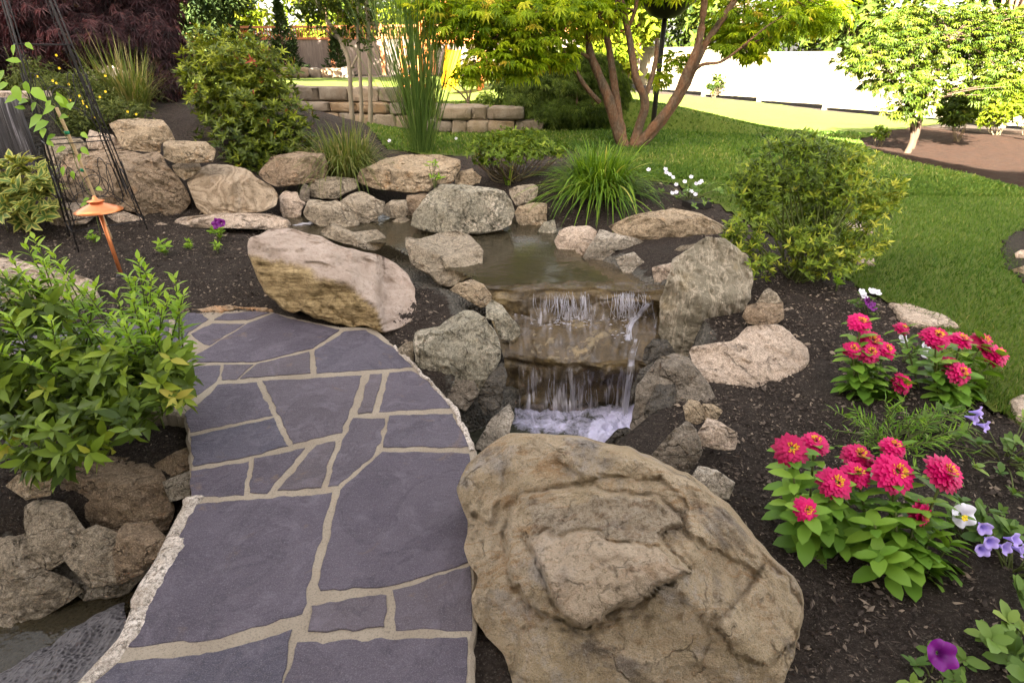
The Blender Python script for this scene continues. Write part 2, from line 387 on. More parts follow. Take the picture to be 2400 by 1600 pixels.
# far lawn, beyond the near sheet
lx, ly = np.linspace(-20, 40, 151), np.linspace(13.6, 45, 80)
X2, Y2 = np.meshgrid(lx, ly, indexing='ij'); Z2 = H(X2, Y2)+.014
F2 = grid_faces(*X2.shape); P2 = np.stack([X2, Y2, Z2], -1).reshape(-1, 3)
px2, py2, _ = proj(P2[F2].mean(1)); m2 = inpoly(LAWN_PX, px2, py2)
sub('lawn', m2, M_TURF, 0, P2, F2)
lx, ly = np.linspace(9.6, 24, 40), np.linspace(1.5, 13.6, 40)
X3, Y3 = np.meshgrid(lx, ly, indexing='ij'); F3 = grid_faces(*X3.shape); P3 = np.stack([X3, Y3, H(X3, Y3)+.014], -1).reshape(-1, 3)
px3, py3, _ = proj(P3[F3].mean(1)); m3 = inpoly(LAWN_PX, px3, py3)
sub('lawn', m3, M_TURF, 0, P3, F3); sub('bark_mulch_bed', ~m3, M_REDMULCH, 0, P3, F3)

# ---- grass blades on the near lawn
def scatter_px(n, poly, seed, dens=None):
    """random terrain points, spread evenly over the photo's area of a pixel polygon"""
    r = np.random.default_rng(seed); poly = np.asarray(poly, float); out = np.zeros((0, 3))
    return r
M_GRASS = leafmat('grass_blade', [(0, (.035, .085, .010)), (.5, (.085, .155, .018)), (.85, (.16, .22, .032)), (1, (.32, .30, .11))], .55, .3)
r = np.random.default_rng(5)
def grass(n, x0, x1, y0, y1, hgt, wid, seed):
    r = np.random.default_rng(seed); x = r.uniform(x0, x1, n); y = y0+(y1-y0)*r.random(n)**1.6
    z = H(x, y); a, b, _ = proj(np.stack([x, y, z], 1))
    ok = inpoly(LAWN_PX, a, b) & (a > -60) & (a < 2460) & (b < 1650); x, y, z = x[ok], y[ok], z[ok]; n = len(x)
    th = r.uniform(0, 2*math.pi, n); h = hgt*(.6+.8*r.random(n)); w2 = wid*(.7+.6*r.random(n))*(1+y*.12); ln = h*r.uniform(.2, .9, n); la = r.uniform(0, 2*math.pi, n)
    B = np.stack([x, y, z+.008], 1); S = np.stack([np.cos(th)*w2, np.sin(th)*w2, 0*x], 1); Tp = np.stack([np.cos(la)*ln, np.sin(la)*ln, h], 1)
    V = np.stack([B-S, B+S, B+Tp*[.35, .35, .6]+S*.8, B+Tp*[.35, .35, .6]-S*.8, B+Tp], 1).reshape(-1, 3)
    i = np.arange(n)[:, None]*5; return V, i+np.array([[0, 1, 2, 3]]), i+np.array([[3, 2, 4]]), np.repeat(np.clip(r.normal(.45, .22, n)+.25*fbm(np.stack([x*1.2, y*1.2, x*0], 1), 4, 2), 0, 1), 5)
parts = [grass(230000, 1.0, 7.5, 1.6, 6.5, .026, .0017, 1), grass(90000, -2.8, 8, 5.5, 11, .035, .004, 2)]
o = 0; Vs, Q, T, A = [], [], [], []
for V, q, t, a in parts: Vs.append(V); Q.append(q+o); T.append(t+o); A.append(a); o += len(V)
mk('grass', np.concatenate(Vs), [np.concatenate(Q), np.concatenate(T)], M_GRASS, attrs={'rnd': np.concatenate(A)}, kind='stuff',
   label='short green turf blades of the mown lawn')

# ---- mulch crumbs and chips
M_CHIP = None
def chipmat():
    M = Mat('mulch_chip'); c = M.ramp(M.attr(), [(0, (.024, .018, .015)), (.5, (.07, .054, .045)), (.8, (.15, .118, .095)), (1, (.32, .25, .185))])
    return M.done(M.pbsdf(c, .85, .15))
M_CHIP = chipmat()
def chips(n, region, seed, smin, smax):
    r = np.random.default_rng(seed); poly = np.asarray(region, float); x0, y0 = poly.min(0); x1, y1 = poly.max(0)
    x = r.uniform(x0, x1, n); y = r.uniform(y0, y1, n); m = inpoly(poly, x, y); x, y = x[m], y[m]
    a, b, _ = proj(np.stack([x, y, H(x, y)], 1))
    m = ~inpoly(LAWN_PX, a, b) & (segdist(CHAN, x, y, False) > .52) & (sdf(POND, x, y) < -.1) & (sdf(LEDGE, x, y) < -.05) & (a > -50) & (a < 2450) & (b < 1650)
    x, y = x[m], y[m]; n = len(x); z = H(x, y)+.006
    L = r.uniform(smin, smax, n)*(.5+1.3*r.random(n)**3); W = L*r.uniform(.15, .6, n); Tn = W*.5; th = r.uniform(0, math.pi, n); ti = r.uniform(-.5, .5, n)
    ca, sa = np.cos(th), np.sin(th)
    D = np.stack([ca*np.cos(ti), sa*np.cos(ti), np.sin(ti)], 1)*L[:, None]/2; S = np.stack([-sa, ca, 0*ca], 1)*W[:, None]/2; U = np.stack([0*ca, 0*ca, 1+0*ca], 1)*Tn[:, None]
    B = np.stack([x, y, z], 1)
    V = np.stack([B-D, B-S-U*.3, B+D, B+S-U*.3, B+U+D*.2, B+U*.9-D*.3], 1).reshape(-1, 3)
    i = np.arange(n)[:, None, None]*6; T = np.array([[0,1,5],[1,4,5],[1,2,4],[2,3,4],[3,5,4],[3,0,5]])[None]
    return V, (i+T).reshape(-1, 3), np.repeat(np.clip(r.random(n)**1.3, 0, 1), 6)
wr = lambda pts: [tuple(on(*p)[:2]) for p in pts]
regs = [([(.5, .3), (2.9, .3), (3.4, 1.5), (3, 3.2), (1.5, 4.2), (.9, 3), (.6, 1.5)], 70000, .004, .024), ([(.8, .3), (2.9, .3), (3.2, 3), (1.2, 3.2), (.8, 1.5)], 900, .02, .034),
        ([(-4, 2.4), (-.2, 2.3), (.1, 3.4), (-.6, 4.4), (-1.8, 5.2), (-5, 5.2)], 50000, .006, .026),
        ([(-1.6, 5.4), (3.2, 3.6), (3.4, 5.5), (1, 7.5), (-2, 7)], 14000, .01, .03),
        ([(-3.4, 1.0), (-.9, 1.0), (-1.2, 2.6), (-3.4, 2.8)], 14000, .005, .022)]
o = 0; Vs, T, A = [], [], []
for k, (rg, n, a, b) in enumerate(regs):
    V, t, c = chips(n, rg, 20+k, a, b); Vs.append(V); T.append(t+o); A.append(c); o += len(V)
mk('mulch_chips', np.concatenate(Vs), [np.concatenate(T)], M_CHIP, smooth=False, attrs={'rnd': np.concatenate(A)}, kind='stuff',
   label='loose dark bark crumbs covering the planting beds')
# ------------------------------------------------------------------ flagstone path
STONES = [
 [(453,1181),(777,1154),(745,1290),(708,1438),(640,1456),(536,1488),(459,1503),(302,1513),(363,1379),(405,1292)],
 [(797,1148),(842,1108),(880,1072),(896,1058),(1100,1062),(1125,1200),(1120,1310),(936,1369),(913,1375),(753,1382),(748,1368),(771,1257)],
 [(728,1418),(907,1393),(904,1471),(721,1480)],
 [(922,1382),(1105,1322),(1105,1476),(929,1476),(925,1409)],
 [(697,1505),(820,1500),(1098,1489),(1098,2600),(354,2600)],
 [(685,1474),(600,1500),(516,1526),(421,1538),(275,1553),(226,1600),(120,1760),(-140,2600),(325,2600),(615,1760),(664,1600)],
 [(447,1103),(583,1081),(572,1161),(446,1164)],
 [(596,1074),(715,1050),(625,1154),(585,1154)],
 [(741,1043),(786,1034),(753,1143),(652,1148)],
 [(829,980),(902,980),(891,1038),(873,1070),(793,1139),(766,1141),(804,1029)],
 [(913,974),(1061,969),(1101,1047),(898,1047)],
 [(445,1023),(641,980),(677,1045),(579,1070),(454,1092)],
 [(510,901),(602,895),(639,973),(446,1013),(432,969),(493,922)],
 [(616,893),(848,880),(838,915),(800,1013),(686,1040),(650,965)],
 [(868,878),(897,875),(893,900),(871,967),(840,969),(853,915)],
 [(912,873),(965,868),(1020,905),(1058,955),(888,965)],
 [(738,820),(810,776),(857,773),(925,816),(968,860),(742,875)],
 [(643,735),(700,752),(797,773),(733,815),(602,848),(440,850),(460,833),(497,811),(582,757)],
 [(497,758),(574,759),(490,809),(476,808),(446,782)],
 [(524,854),(595,854),(554,889),(517,891)],
 [(602,854),(724,825),(728,874),(561,888)],
 [(439,856),(517,856),(508,893),(470,920),(430,945),(380,900)],
 [(415,728),(470,735),(490,748),(440,780),(425,815),(400,830)],
 [(632,733),(580,750),(500,750),(525,736),(600,730)],
 [(20,748),(160,730),(395,724),(395,830),(290,850),(0,825)],
 [(0,835),(290,862),(420,860),(370,900),(420,945),(200,930),(0,880)]]
OUT_PX = [(-200,752),(160,722),(420,716),(520,722),(640,730),(700,745),(800,765),(880,765),(930,812),(975,858),(1024,900),(1064,955),(1094,1008),(1116,1052),(1122,1200),(1112,1490),(1100,1800),(1106,2640),(-190,2640),(60,1800),(200,1600),(292,1500),(350,1379),(392,1291),(440,1195),(443,1165),(444,1100),(438,1040),(430,972),(200,940),(-200,900)]
def subdivide(poly, step):
    P = np.asarray(poly, float); out = []
    for a, b in zip(P, np.roll(P, -1, 0)):
        n = max(1, int(np.linalg.norm(b-a)/step)); out += [a+(b-a)*k/n for k in range(n)]
    return np.array(out)
def slab(mb, poly, z0, z1, inset=0.0, rnd=0.0, jit=.003, seed=0, chamfer=.004):
    P = subdivide(poly, .018); r = np.random.default_rng(seed); n = len(P)
    ar = .5*np.sum(P[:, 0]*np.roll(P[:, 1], -1)-np.roll(P[:, 0], -1)*P[:, 1])
    if ar < 0: P = P[::-1]
    T = np.roll(P, -1, 0)-np.roll(P, 1, 0); T /= np.linalg.norm(T, axis=1)[:, None]+1e-9; N = np.stack([-T[:, 1], T[:, 0]], 1)
    k = fbm(np.stack([P[:, 0]*26, P[:, 1]*18, 0*P[:, 0]+seed], 1), seed, 3)
    P = P+N*(inset+jit*k)[:, None]
    V = np.concatenate([np.c_[P, np.full(n, z0)], np.c_[P, np.full(n, z1-chamfer)], np.c_[P+N*chamfer, np.full(n, z1)]])
    i = np.arange(n); j = (i+1) % n
    mb.add(V, np.concatenate([np.stack([i, j, j+n, i+n], 1), np.stack([i+n, j+n, j+2*n, i+2*n], 1)]), rnd)
    from mathutils.geometry import delaunay_2d_cdt
    Q = P+N*chamfer; ov, _, of, *_r = delaunay_2d_cdt([Vector((x, y)) for x, y in Q], [], [list(range(n))], 1, 1e-5)
    ov = np.array([[v.x, v.y, z1] for v in ov]); of = np.array([f for f in of if len(f) == 3])
    e1, e2 = ov[of[:, 1]]-ov[of[:, 0]], ov[of[:, 2]]-ov[of[:, 0]]; neg = e1[:, 0]*e2[:, 1]-e1[:, 1]*e2[:, 0] < 0; of[neg] = of[neg][:, ::-1]
    mb.add(ov, of, rnd)
def slatemat():
    M = Mat('slate'); v = M.coords(); rnd = M.attr()
    f = M.noise(v, 3.2, 5, .6, .5); g = M.noise(M.coords((1, 2.2, 1)), 26, 6, .7); fine = M.noise(v, 150, 5, .75); b = M.noise(v, 8, 5, .65, 1.0)
    c = M.mix(M.ramp(f, [(.3, 0), (.7, 1)]), (.056, .044, .062), (.105, .086, .110))
    c = M.mix(M.ramp(rnd, [(.2, 0), (.45, .7), (.65, .1), (1, .75)]), c, M.ramp(rnd, [(.5, (.105, .082, .08)), (.9, (.056, .056, .082))]))
    lay = M.noise(M.coords((1, 1, 1)), 2.6, 6, .62, .8); c = M.mix(M.math('MULTIPLY', M.ramp(lay, [(.47, 0), (.485, 1), (.5, 0)]), .55), c, (.045, .038, .05)); c = M.mix(M.math('MULTIPLY', M.ramp(lay, [(.5, 0), (.52, .5), (.7, 0)]), .5), c, (.145, .12, .145))
    c = M.mix(M.math('MULTIPLY', M.ramp(M.noise(v, 300, 2, .8), [(.5, 0), (.62, 1)]), .35), c, (.24, .21, .23))
    c = M.mix(M.math('MULTIPLY', M.ramp(b, [(.52, 0), (.76, 1)]), .55), c, (.20, .17, .205))
    c = M.mix(M.math('MULTIPLY', M.ramp(M.noise(v, 5, 4, .6, 1.5), [(.62, 0), (.72, 1)]), .6), c, (.17, .115, .085))
    c = M.mix(M.math('MULTIPLY', M.ramp(fine, [(.58, 0), (.7, 1)]), .4), c, (.26, .235, .27))
    c = M.mix(M.math('MULTIPLY', M.ramp(fine, [(.32, 1), (.42, 0)]), .5), c, (.045, .04, .05))
    h = M.math('ADD', M.math('MULTIPLY', g, 1.3), M.math('ADD', M.math('MULTIPLY', b, 1.0), M.math('MULTIPLY', fine, .5)))
    return M.done(M.pbsdf(c, M.ramp(g, [(.3, .55), (.7, .75)]), .35, M.bump(h, .8, .014)))
def mortarmat(name, c1, c2, c3):
    M = Mat(name); v = M.coords(); f = M.noise(v, 4, 5); fine = M.noise(v, 170, 4, .8)
    c = M.mix(M.ramp(f, [(.3, 0), (.7, 1)]), c1, c2)
    c = M.mix(M.math('MULTIPLY', M.ramp(fine, [(.35, 1), (.5, 0)]), .6), c, tuple(k*.45 for k in c1))
    c = M.mix(M.math('MULTIPLY', M.ramp(M.noise(v, 2.2, 4, .6, .8), [(.6, 0), (.75, 1)]), .5), c, c3)
    return M.done(M.pbsdf(c, .9, .2, M.bump(fine, .7, .012)))
M_SLATE = slatemat(); M_MORTAR = mortarmat('mortar', (.29, .235, .175), (.41, .345, .265), (.40, .27, .15))
px2xy = lambda poly, z=0.0: [tuple(Gz(a, b, z)[:2]) for a, b in poly]
mb = MB(); slab(mb, px2xy(OUT_PX), -.13, -.0015, jit=.006, seed=3, chamfer=.012)
path = mb.build('path', M_MORTAR, smooth=False, kind='structure')
mb = MB()
for k, s in enumerate(STONES): slab(mb, px2xy(s), -.03, .001+.0015*((k*7) % 3), rnd=((k*37) % 17)/17., seed=k, jit=.006, chamfer=.002)
mb.build('flagstones', M_SLATE, path, smooth=False)
# rough pale stone rim along the open edges of the slab
def rim(pts, wid, name, seed, z=-.01):
    P = smooth_path([list(Gz(a, b, 0)) for a, b in pts], 160); T = np.gradient(P, axis=0); T /= np.linalg.norm(T, axis=1)[:, None]
    N = np.stack([-T[:, 1], T[:, 0], 0*T[:, 0]], 1)*wid; k = 9; an = np.linspace(-.35, math.pi+.5, k)
    V = []
    for a in an:
        q = P+N*(np.cos(a))[..., None]*np.array([1, 1, 0]); q[:, 2] = z+.016*math.sin(a) if math.sin(a) > 0 else -.13
        d = fbm(q*9, seed, 5, .6); d2 = fbm(q*5, seed+5, 3)
        q = q+N/wid*(.010*d+.012*d2)[:, None]; q[:, 2] += .008*d if math.sin(a) > 0 else 0; V.append(q)
    V = np.stack(V, 1).reshape(-1, 3)
    return mk(name, V, grid_faces(160, k), M_RIM, path)
M_RIM = rockmat('rim_stone', (.36, .32, .29), (.55, .51, .50), (.25, .19, .13), (.72, .69, .70), .52, .45, .3, (1, 1, 3), .85, 2.0)
rim([(445,1168),(432,1215),(397,1291),(352,1385),(300,1480),(205,1600),(120,1720),(-180,2600)], .035, 'rim', 4)
rim([(925,812),(972,862),(1022,904),(1064,958),(1092,1010),(1112,1054)], .013, 'rim', 9, -.004)
M_TAN = rockmat('tan_flagstone', (.30, .22, .15), (.42, .33, .24), (.42, .22, .10), (.55, .48, .40), .48, .6, .5)
mb = MB()
for k, s in enumerate([[(395,722),(440,716),(520,719),(560,722),(520,732),(470,730),(420,728)], [(530,722),(600,722),(640,730),(590,727)]]):
    slab(mb, px2xy(s), -.03, .012, rnd=.5, seed=40+k, jit=.02)
mb.build('tan_edge', M_TAN, path, smooth=False)
# ------------------------------------------------------------------ boulders
def ico(sub):
    import bmesh
    bm = bmesh.new(); bmesh.ops.create_icosphere(bm, subdivisions=sub, radius=1)
    V = np.array([v.co[:] for v in bm.verts]); F = np.array([[v.index for v in f.verts] for f in bm.faces]); bm.free(); return V, F
ICO = {}
def rock(outline, zc, mat, label, T=.45, phi=26, ridge=None, ku=2.3, kl=.25, rd=.75, ledges=(), sub=5, amp=1.0, strata=.5, sdir=(.15, .3, 1), seed=0, group=None, name='boulder', box=.72, low=False, cat='boulder', nf=4, g=.8, attrs_px=None):
    if sub not in ICO: ICO[sub] = ico(sub)
    n, F = ICO[sub]; r = np.random.default_rng(seed+11)
    O = np.asarray(outline, float); c = np.array([(O[:, 0].min()+O[:, 0].max())/2, (O[:, 1].min()+O[:, 1].max())/2])
    ar = .5*np.sum(O[:, 0]*np.roll(O[:, 1], -1)-np.roll(O[:, 0], -1)*O[:, 1])
    cc = np.array([np.sum((O[:, 0]+np.roll(O[:, 0], -1))*(O[:, 0]*np.roll(O[:, 1], -1)-np.roll(O[:, 0], -1)*O[:, 1])),
                   np.sum((O[:, 1]+np.roll(O[:, 1], -1))*(O[:, 0]*np.roll(O[:, 1], -1)-np.roll(O[:, 0], -1)*O[:, 1]))])/(6*ar)
    c = cc if inpoly(O, np.array([cc[0]]), np.array([cc[1]]))[0] else c
    # outline radius against angle
    tt = np.linspace(-math.pi, math.pi, 721); dx, dy = np.cos(tt), np.sin(tt); R = np.zeros(721)
    for a, b in zip(O, np.roll(O, -1, 0)):
        e = b-a; q = a-c; den = dx*e[1]-dy*e[0]; den = np.where(abs(den) < 1e-9, 1e-9, den)
        t = (q[0]*e[1]-q[1]*e[0])/den; s = (q[0]*dy-q[1]*dx)/den
        ok = (t > 0) & (s >= -1e-6) & (s <= 1+1e-6); R = np.where(ok, np.maximum(R, t), R)
    kz = np.array([1, 2, 3, 2, 1.]); kz /= kz.sum(); R = np.convolve(np.concatenate([R[-3:-1], R, R[1:3]]), kz, 'valid')
    th = np.arctan2(-n[:, 1], n[:, 0]); s = np.hypot(n[:, 0], n[:, 1]); Rt = np.interp(th, tt, R)
    size = math.sqrt(abs(ar))
    rn = fbm(np.stack([np.cos(th)*3, np.sin(th)*3, th*0+seed], 1), seed, 4)
    u = s**box; px = c[0]+np.cos(th)*Rt*u*(1+.03*rn*amp); py = c[1]+np.sin(th)*Rt*u*(1+.03*rn*amp)
    t0 = float(np.linalg.norm((Gz(c[0], c[1], zc)-CAMP))/np.linalg.norm(ray(c[0], c[1]))); C = CAMP+ray(c[0], c[1])*t0
    S = size*t0/FPX                                            # size in metres
    ph = math.radians(phi); N = np.array([0, -math.cos(ph), math.sin(ph)]); rr = ray(px, py)
    ts = ((C-CAMP)@N)/(rr@N); ts = np.clip(ts, t0-1.2*S, t0+1.2*S)
    # bulge towards the viewer, cut by facets
    X, Y = (px-c[0])/size*2, -(py-c[1])/size*2                 # about -1..1
    front = n[:, 2] >= 0; d = (1-np.clip(u, 0, 1)**5)**.4
    D = d*1.0
    def smin(a, b, k=.028):
        h = np.clip(.5+.5*(b-a)/k, 0, 1); return b*(1-h)+a*h-k*h*(1-h)
    for k in range(nf*2+1):
        a = r.uniform(0, 2*math.pi); gm = r.uniform(.35, 1)*g
        D = smin(D, r.uniform(.58, .86)+gm*(math.cos(a)*X+math.sin(a)*Y))
    lowmask = np.zeros(len(px))
    if ridge is not None:
        rg = np.asarray(ridge, float); yr = np.interp(px, rg[:, 0], rg[:, 1])
        wv = fbm(np.stack([px/size*7, py/size*7, px*0], 1), seed+3, 3)*.03
        q = (yr-py)/size*2+wv; D = smin(D, rd-np.where(q > 0, q*ku, -q*kl), .03); lowmask = sstep(.02, -.06, q+wv*1.5)
    D = np.maximum(D, -1.2)
    b = np.where(front, D*T, np.minimum(D*T-.05, -d*T*.9))*S
    # surface relief
    W = CAMP+rr*(ts-b)[:, None]; Q = (W-C)/S
    f1 = fbm(Q*2.2+seed, seed+1, 5, .5); f2 = fbm(Q*7+seed, seed+2, 6, .62)
    w2 = Q+.12*np.stack([fbm(Q*2.5+9, seed+8, 3), fbm(Q*2.5+29, seed+9, 3), fbm(Q*2.5+49, seed+10, 3)], 1)
    sd_ = np.asarray(sdir, float); sd_ /= np.linalg.norm(sd_)
    lay = (w2@sd_)*7+fbm(Q*1.6, seed+6, 3)*1.2; fr = lay-np.floor(lay); ter = np.floor(lay)+sstep(.0, .16, fr)-lay
    crk = np.abs(fbm(Q*np.array([1.9, 1.9, 1.9])+seed*3, seed+7, 4)); crk = -np.exp(-(crk/.035)**2)
    rel = .055*f1+.022*f2+.030*strata*ter+.022*crk*strata
    rel = rel*S*amp*np.clip(d*1.5, .25, 1)
    for lp, hgt in ledges:
        px_ = px+fbm(np.stack([px/60, py/60, px*0], 1), seed+30, 5, .6)*10; py_ = py+fbm(np.stack([px/60, py/60, px*0+5], 1), seed+31, 5, .6)*10
        sdv = sdf(lp, px_, py_); rel = rel+np.where(front, sstep(-2, 5, sdv)*hgt-.3*hgt*np.exp(-((sdv+3)/5)**2), 0)
    b = b+np.where(front, rel, 0)
    V = CAMP+rr*(ts-b)[:, None]
    o = mk(name, V, F[:, ::-1], mat, attrs={'low': lowmask, 'rnd': np.full(len(V), r.random()), **{k_: np.where(front, sstep(-3, 3, sdf(pl_, px+fbm(np.stack([px/60, py/60, px*0], 1), seed+30, 5, .6)*10, py+fbm(np.stack([px/60, py/60, px*0+5], 1), seed+31, 5, .6)*10)), 0) for k_, pl_ in (attrs_px or {}).items()}}, label=label, cat=cat, group=group)
    return o

R_TAN = rockmat('rock_tan', (.25, .205, .15), (.36, .30, .225), (.36, .22, .105), (.52, .48, .43), .56, .55, .35, (1, 1, 4))
R_GREY = rockmat('rock_grey', (.21, .185, .15), (.32, .285, .235), (.27, .205, .13), (.46, .43, .39), .6, .54, .4, (1, 1.5, 5))
R_GREEN = rockmat('rock_veined', (.19, .185, .155), (.29, .28, .235), (.30, .225, .12), (.55, .51, .46), .62, .50, .45, (4, 1.5, 1))
R_PALE = rockmat('rock_pale', (.36, .30, .255), (.47, .405, .36), (.37, .27, .18), (.58, .54, .53), .58, .58, .25, (1, 1, 3))
R_WET = rockmat('rock_wet', (.045, .04, .034), (.085, .075, .06), (.10, .075, .04), (.22, .20, .18), .6, .6, .4, (1, 1, 4), .35, wet=True)
R_DAMP = rockmat('rock_damp', (.12, .105, .09), (.20, .18, .155), (.20, .14, .085), (.36, .34, .32), .6, .58, .4, (1, 1, 4), .55)
R_MORT = rockmat('rock_mortared', (.22, .205, .18), (.36, .335, .30), (.22, .17, .11), (.58, .55, .52), .6, .47, .1, (1, 1, 2), .85, 1.6)
R_BROWN = rockmat('rock_brown', (.20, .155, .115), (.28, .225, .17), (.30, .18, .10), (.42, .38, .33), .56, .58, .5, (1, 3, 3))
def swirlmat():
    M = Mat('rock_swirl'); v = M.coords((1, 1, 2.4)); wv = M.noise(v, 2.2, 4, .5, 1.5); fine = M.noise(M.coords(), 55, 6, .72)
    f = M.noise(v, 1.5, 3, .45, 1.0); band = M.math('FRACT', M.math('MULTIPLY', f, 13.0))
    c = M.mix(M.ramp(band, [(0, 0), (.45, 1), (.9, .35), (1, 0)]), (0.244, 0.175, 0.110), (0.439, 0.339, 0.235))
    c = M.mix(M.math('MULTIPLY', M.ramp(wv, [(.55, 0), (.66, 1)]), .55), c, (0.537, 0.452, 0.360))
    c = M.mix(M.ramp(fine, [(.36, .75), (.48, 0)]), c, (0.122, 0.085, 0.055))
    return M.done(M.pbsdf(c, .75, .25, M.bump(M.math('ADD', M.math('MULTIPLY', band, .6), fine), .6, .02)))
R_SWIRL = swirlmat()
def twofacemat():
    M = Mat('rock_two_faced'); v = M.coords(); fine = M.noise(v, 50, 6, .72); med = M.noise(v, 8, 5, .6, .8)
    top = M.mix(M.ramp(med, [(.3, 0), (.7, 1)]), (0.354, 0.266, 0.205), (0.525, 0.418, 0.345))
    top = M.mix(M.ramp(fine, [(.33, .6), (.48, 0)]), top, (0.207, 0.147, 0.110))
    st = M.noise(M.n('Mapping', {'Vector': M.n('TexCoord').outputs['Object'], 'Rotation': (0, .55, .2), 'Scale': (2, 6, 18)}).outputs[0], 3, 5, .65)
    fr = M.mix(M.ramp(st, [(.35, 0), (.62, 1)]), (0.165, 0.107, 0.045), (0.488, 0.356, 0.180))
    fr = M.mix(M.ramp(fine, [(.34, .7), (.5, 0)]), fr, (0.134, 0.090, 0.045))
    c = M.mix(M.attr('low'), top, fr)
    h = M.math('ADD', M.math('ADD', fine, M.math('MULTIPLY', med, .8)), M.math('MULTIPLY', st, 1.0))
    return M.done(M.pbsdf(c, .8, .25, M.bump(h, .7, .03)))
R_TWO = twofacemat()
def heromat():
    M = Mat('rock_hero'); v = M.coords(); big = M.noise(v, 3.0, 5, .6, .8); med = M.noise(v, 9, 6, .65, .5); fine = M.noise(v, 70, 6, .75); gr = M.noise(v, 220, 3, .8)
    swl = M.noise(M.coords((1.3, 5, 3)), 4, 6, .6, 2.2)
    c = M.mix(M.ramp(big, [(.32, 0), (.66, 1)]), (.60, .445, .255), (.78, .61, .42))
    c = M.mix(M.math('MULTIPLY', M.math('MULTIPLY', M.ramp(swl, [(.50, 0), (.62, 1)]), M.ramp(big, [(.42, 0), (.55, 1)])), .75), c, (.52, .29, .12))
    c = M.mix(M.math('MULTIPLY', M.ramp(M.noise(v, 4.2, 5, .6, .4), [(.58, 0), (.66, 1)]), .75), c, (.19, .155, .14))
    c = M.mix(M.math('MULTIPLY', M.ramp(M.noise(v, 5.5, 5, .65), [(.56, 0), (.68, 1)]), .75), c, (.60, .53, .48))
    c = M.mix(M.math('MULTIPLY', M.ramp(fine, [(.36, 1), (.46, 0)]), .5), c, (.20, .145, .085))
    c = M.mix(M.math('MULTIPLY', M.ramp(fine, [(.55, 0), (.65, 1)]), .6), c, (.62, .54, .44))
    c = M.mix(M.math('MULTIPLY', M.ramp(med, [(.34, 1), (.42, 0)]), .3), c, (.18, .125, .07))
    c = M.mix(M.math('MULTIPLY', M.ramp(gr, [(.38, 1), (.48, 0)]), .4), c, (.20, .145, .085)); c = M.mix(M.math('MULTIPLY', M.ramp(gr, [(.54, 0), (.64, 1)]), .5), c, (.66, .57, .45))
    c = M.mix(M.math('MULTIPLY', M.attr('plate'), .5), c, M.mix(M.ramp(fine, [(.36, 0), (.5, 1)]), (.42, .30, .20), (.82, .64, .48)))
    c = M.mix(M.math('MULTIPLY', M.attr('patch'), .4), c, M.mix(M.ramp(fine, [(.42, 0), (.55, 1)]), (.105, .08, .08), (.47, .41, .34)))
    wv = M.n('VectorMath', {0: v, 1: M.n('VectorMath', {0: M.n('TexNoise', {'Vector': v, 'Scale': 4.0, 'Detail': 5}).outputs['Color'], 3: .5}, operation='SCALE').outputs[0]}, operation='ADD').outputs[0]
    ck = M.n('TexVoronoi', {'Vector': wv, 'Scale': 3.2}, feature='DISTANCE_TO_EDGE').outputs['Distance']; ckm = M.math('MULTIPLY', M.ramp(ck, [(0, 1), (.03, 0)]), M.ramp(med, [(.48, 0), (.58, 1)]))
    c = M.mix(M.math('MULTIPLY', ckm, .55), c, (.085, .06, .035))
    h = M.math('ADD', M.math('MULTIPLY', M.math('SUBTRACT', fine, M.math('MULTIPLY', ckm, .9)), .9), M.math('ADD', M.math('MULTIPLY', med, 1.6), M.math('ADD', M.math('MULTIPLY', swl, .6), M.math('MULTIPLY', gr, .5))))
    return M.done(M.pbsdf(c, .82, .25, M.bump(h, 1.0, .04)))
R_HERO = heromat()
def standmat():
    M = Mat('rock_standing'); v = M.coords()
    mp = M.n('Mapping', {'Vector': M.n('TexCoord').outputs['Object'], 'Rotation': (0, .3, 0), 'Scale': (5, 5, .8)}).outputs[0]
    vein = M.noise(mp, 2.0, 6, .68, .5); big = M.noise(v, 3, 4); fine = M.noise(v, 55, 6, .72)
    c = M.mix(M.ramp(big, [(.3, 0), (.7, 1)]), (0.244, 0.209, 0.145), (0.390, 0.333, 0.245))
    c = M.mix(M.math('MULTIPLY', M.ramp(vein, [(.49, 0), (.53, 1), (.57, 0)]), .75), c, (0.659, 0.554, 0.420))
    c = M.mix(M.math('MULTIPLY', M.ramp(M.noise(v, 4, 5), [(.58, 0), (.7, 1)]), .6), c, (0.354, 0.260, 0.120))
    c = M.mix(M.math('MULTIPLY', M.ramp(fine, [(.34, 1), (.46, 0)]), .6), c, (0.110, 0.096, 0.070))
    c = M.mix(M.math('MULTIPLY', M.ramp(fine, [(.57, 0), (.66, 1)]), .6), c, (0.610, 0.531, 0.420))
    h = M.math('ADD', fine, M.math('MULTIPLY', vein, 2.0))
    return M.done(M.pbsdf(c, .78, .25, M.bump(h, .8, .035)))
R_STAND = standmat()

GW = 'boulders stacked as the left garden wall'; GP = 'boulders round the upper pond'; GF = 'rocks beside the waterfall'; GL = 'rocks lining the lower stream'
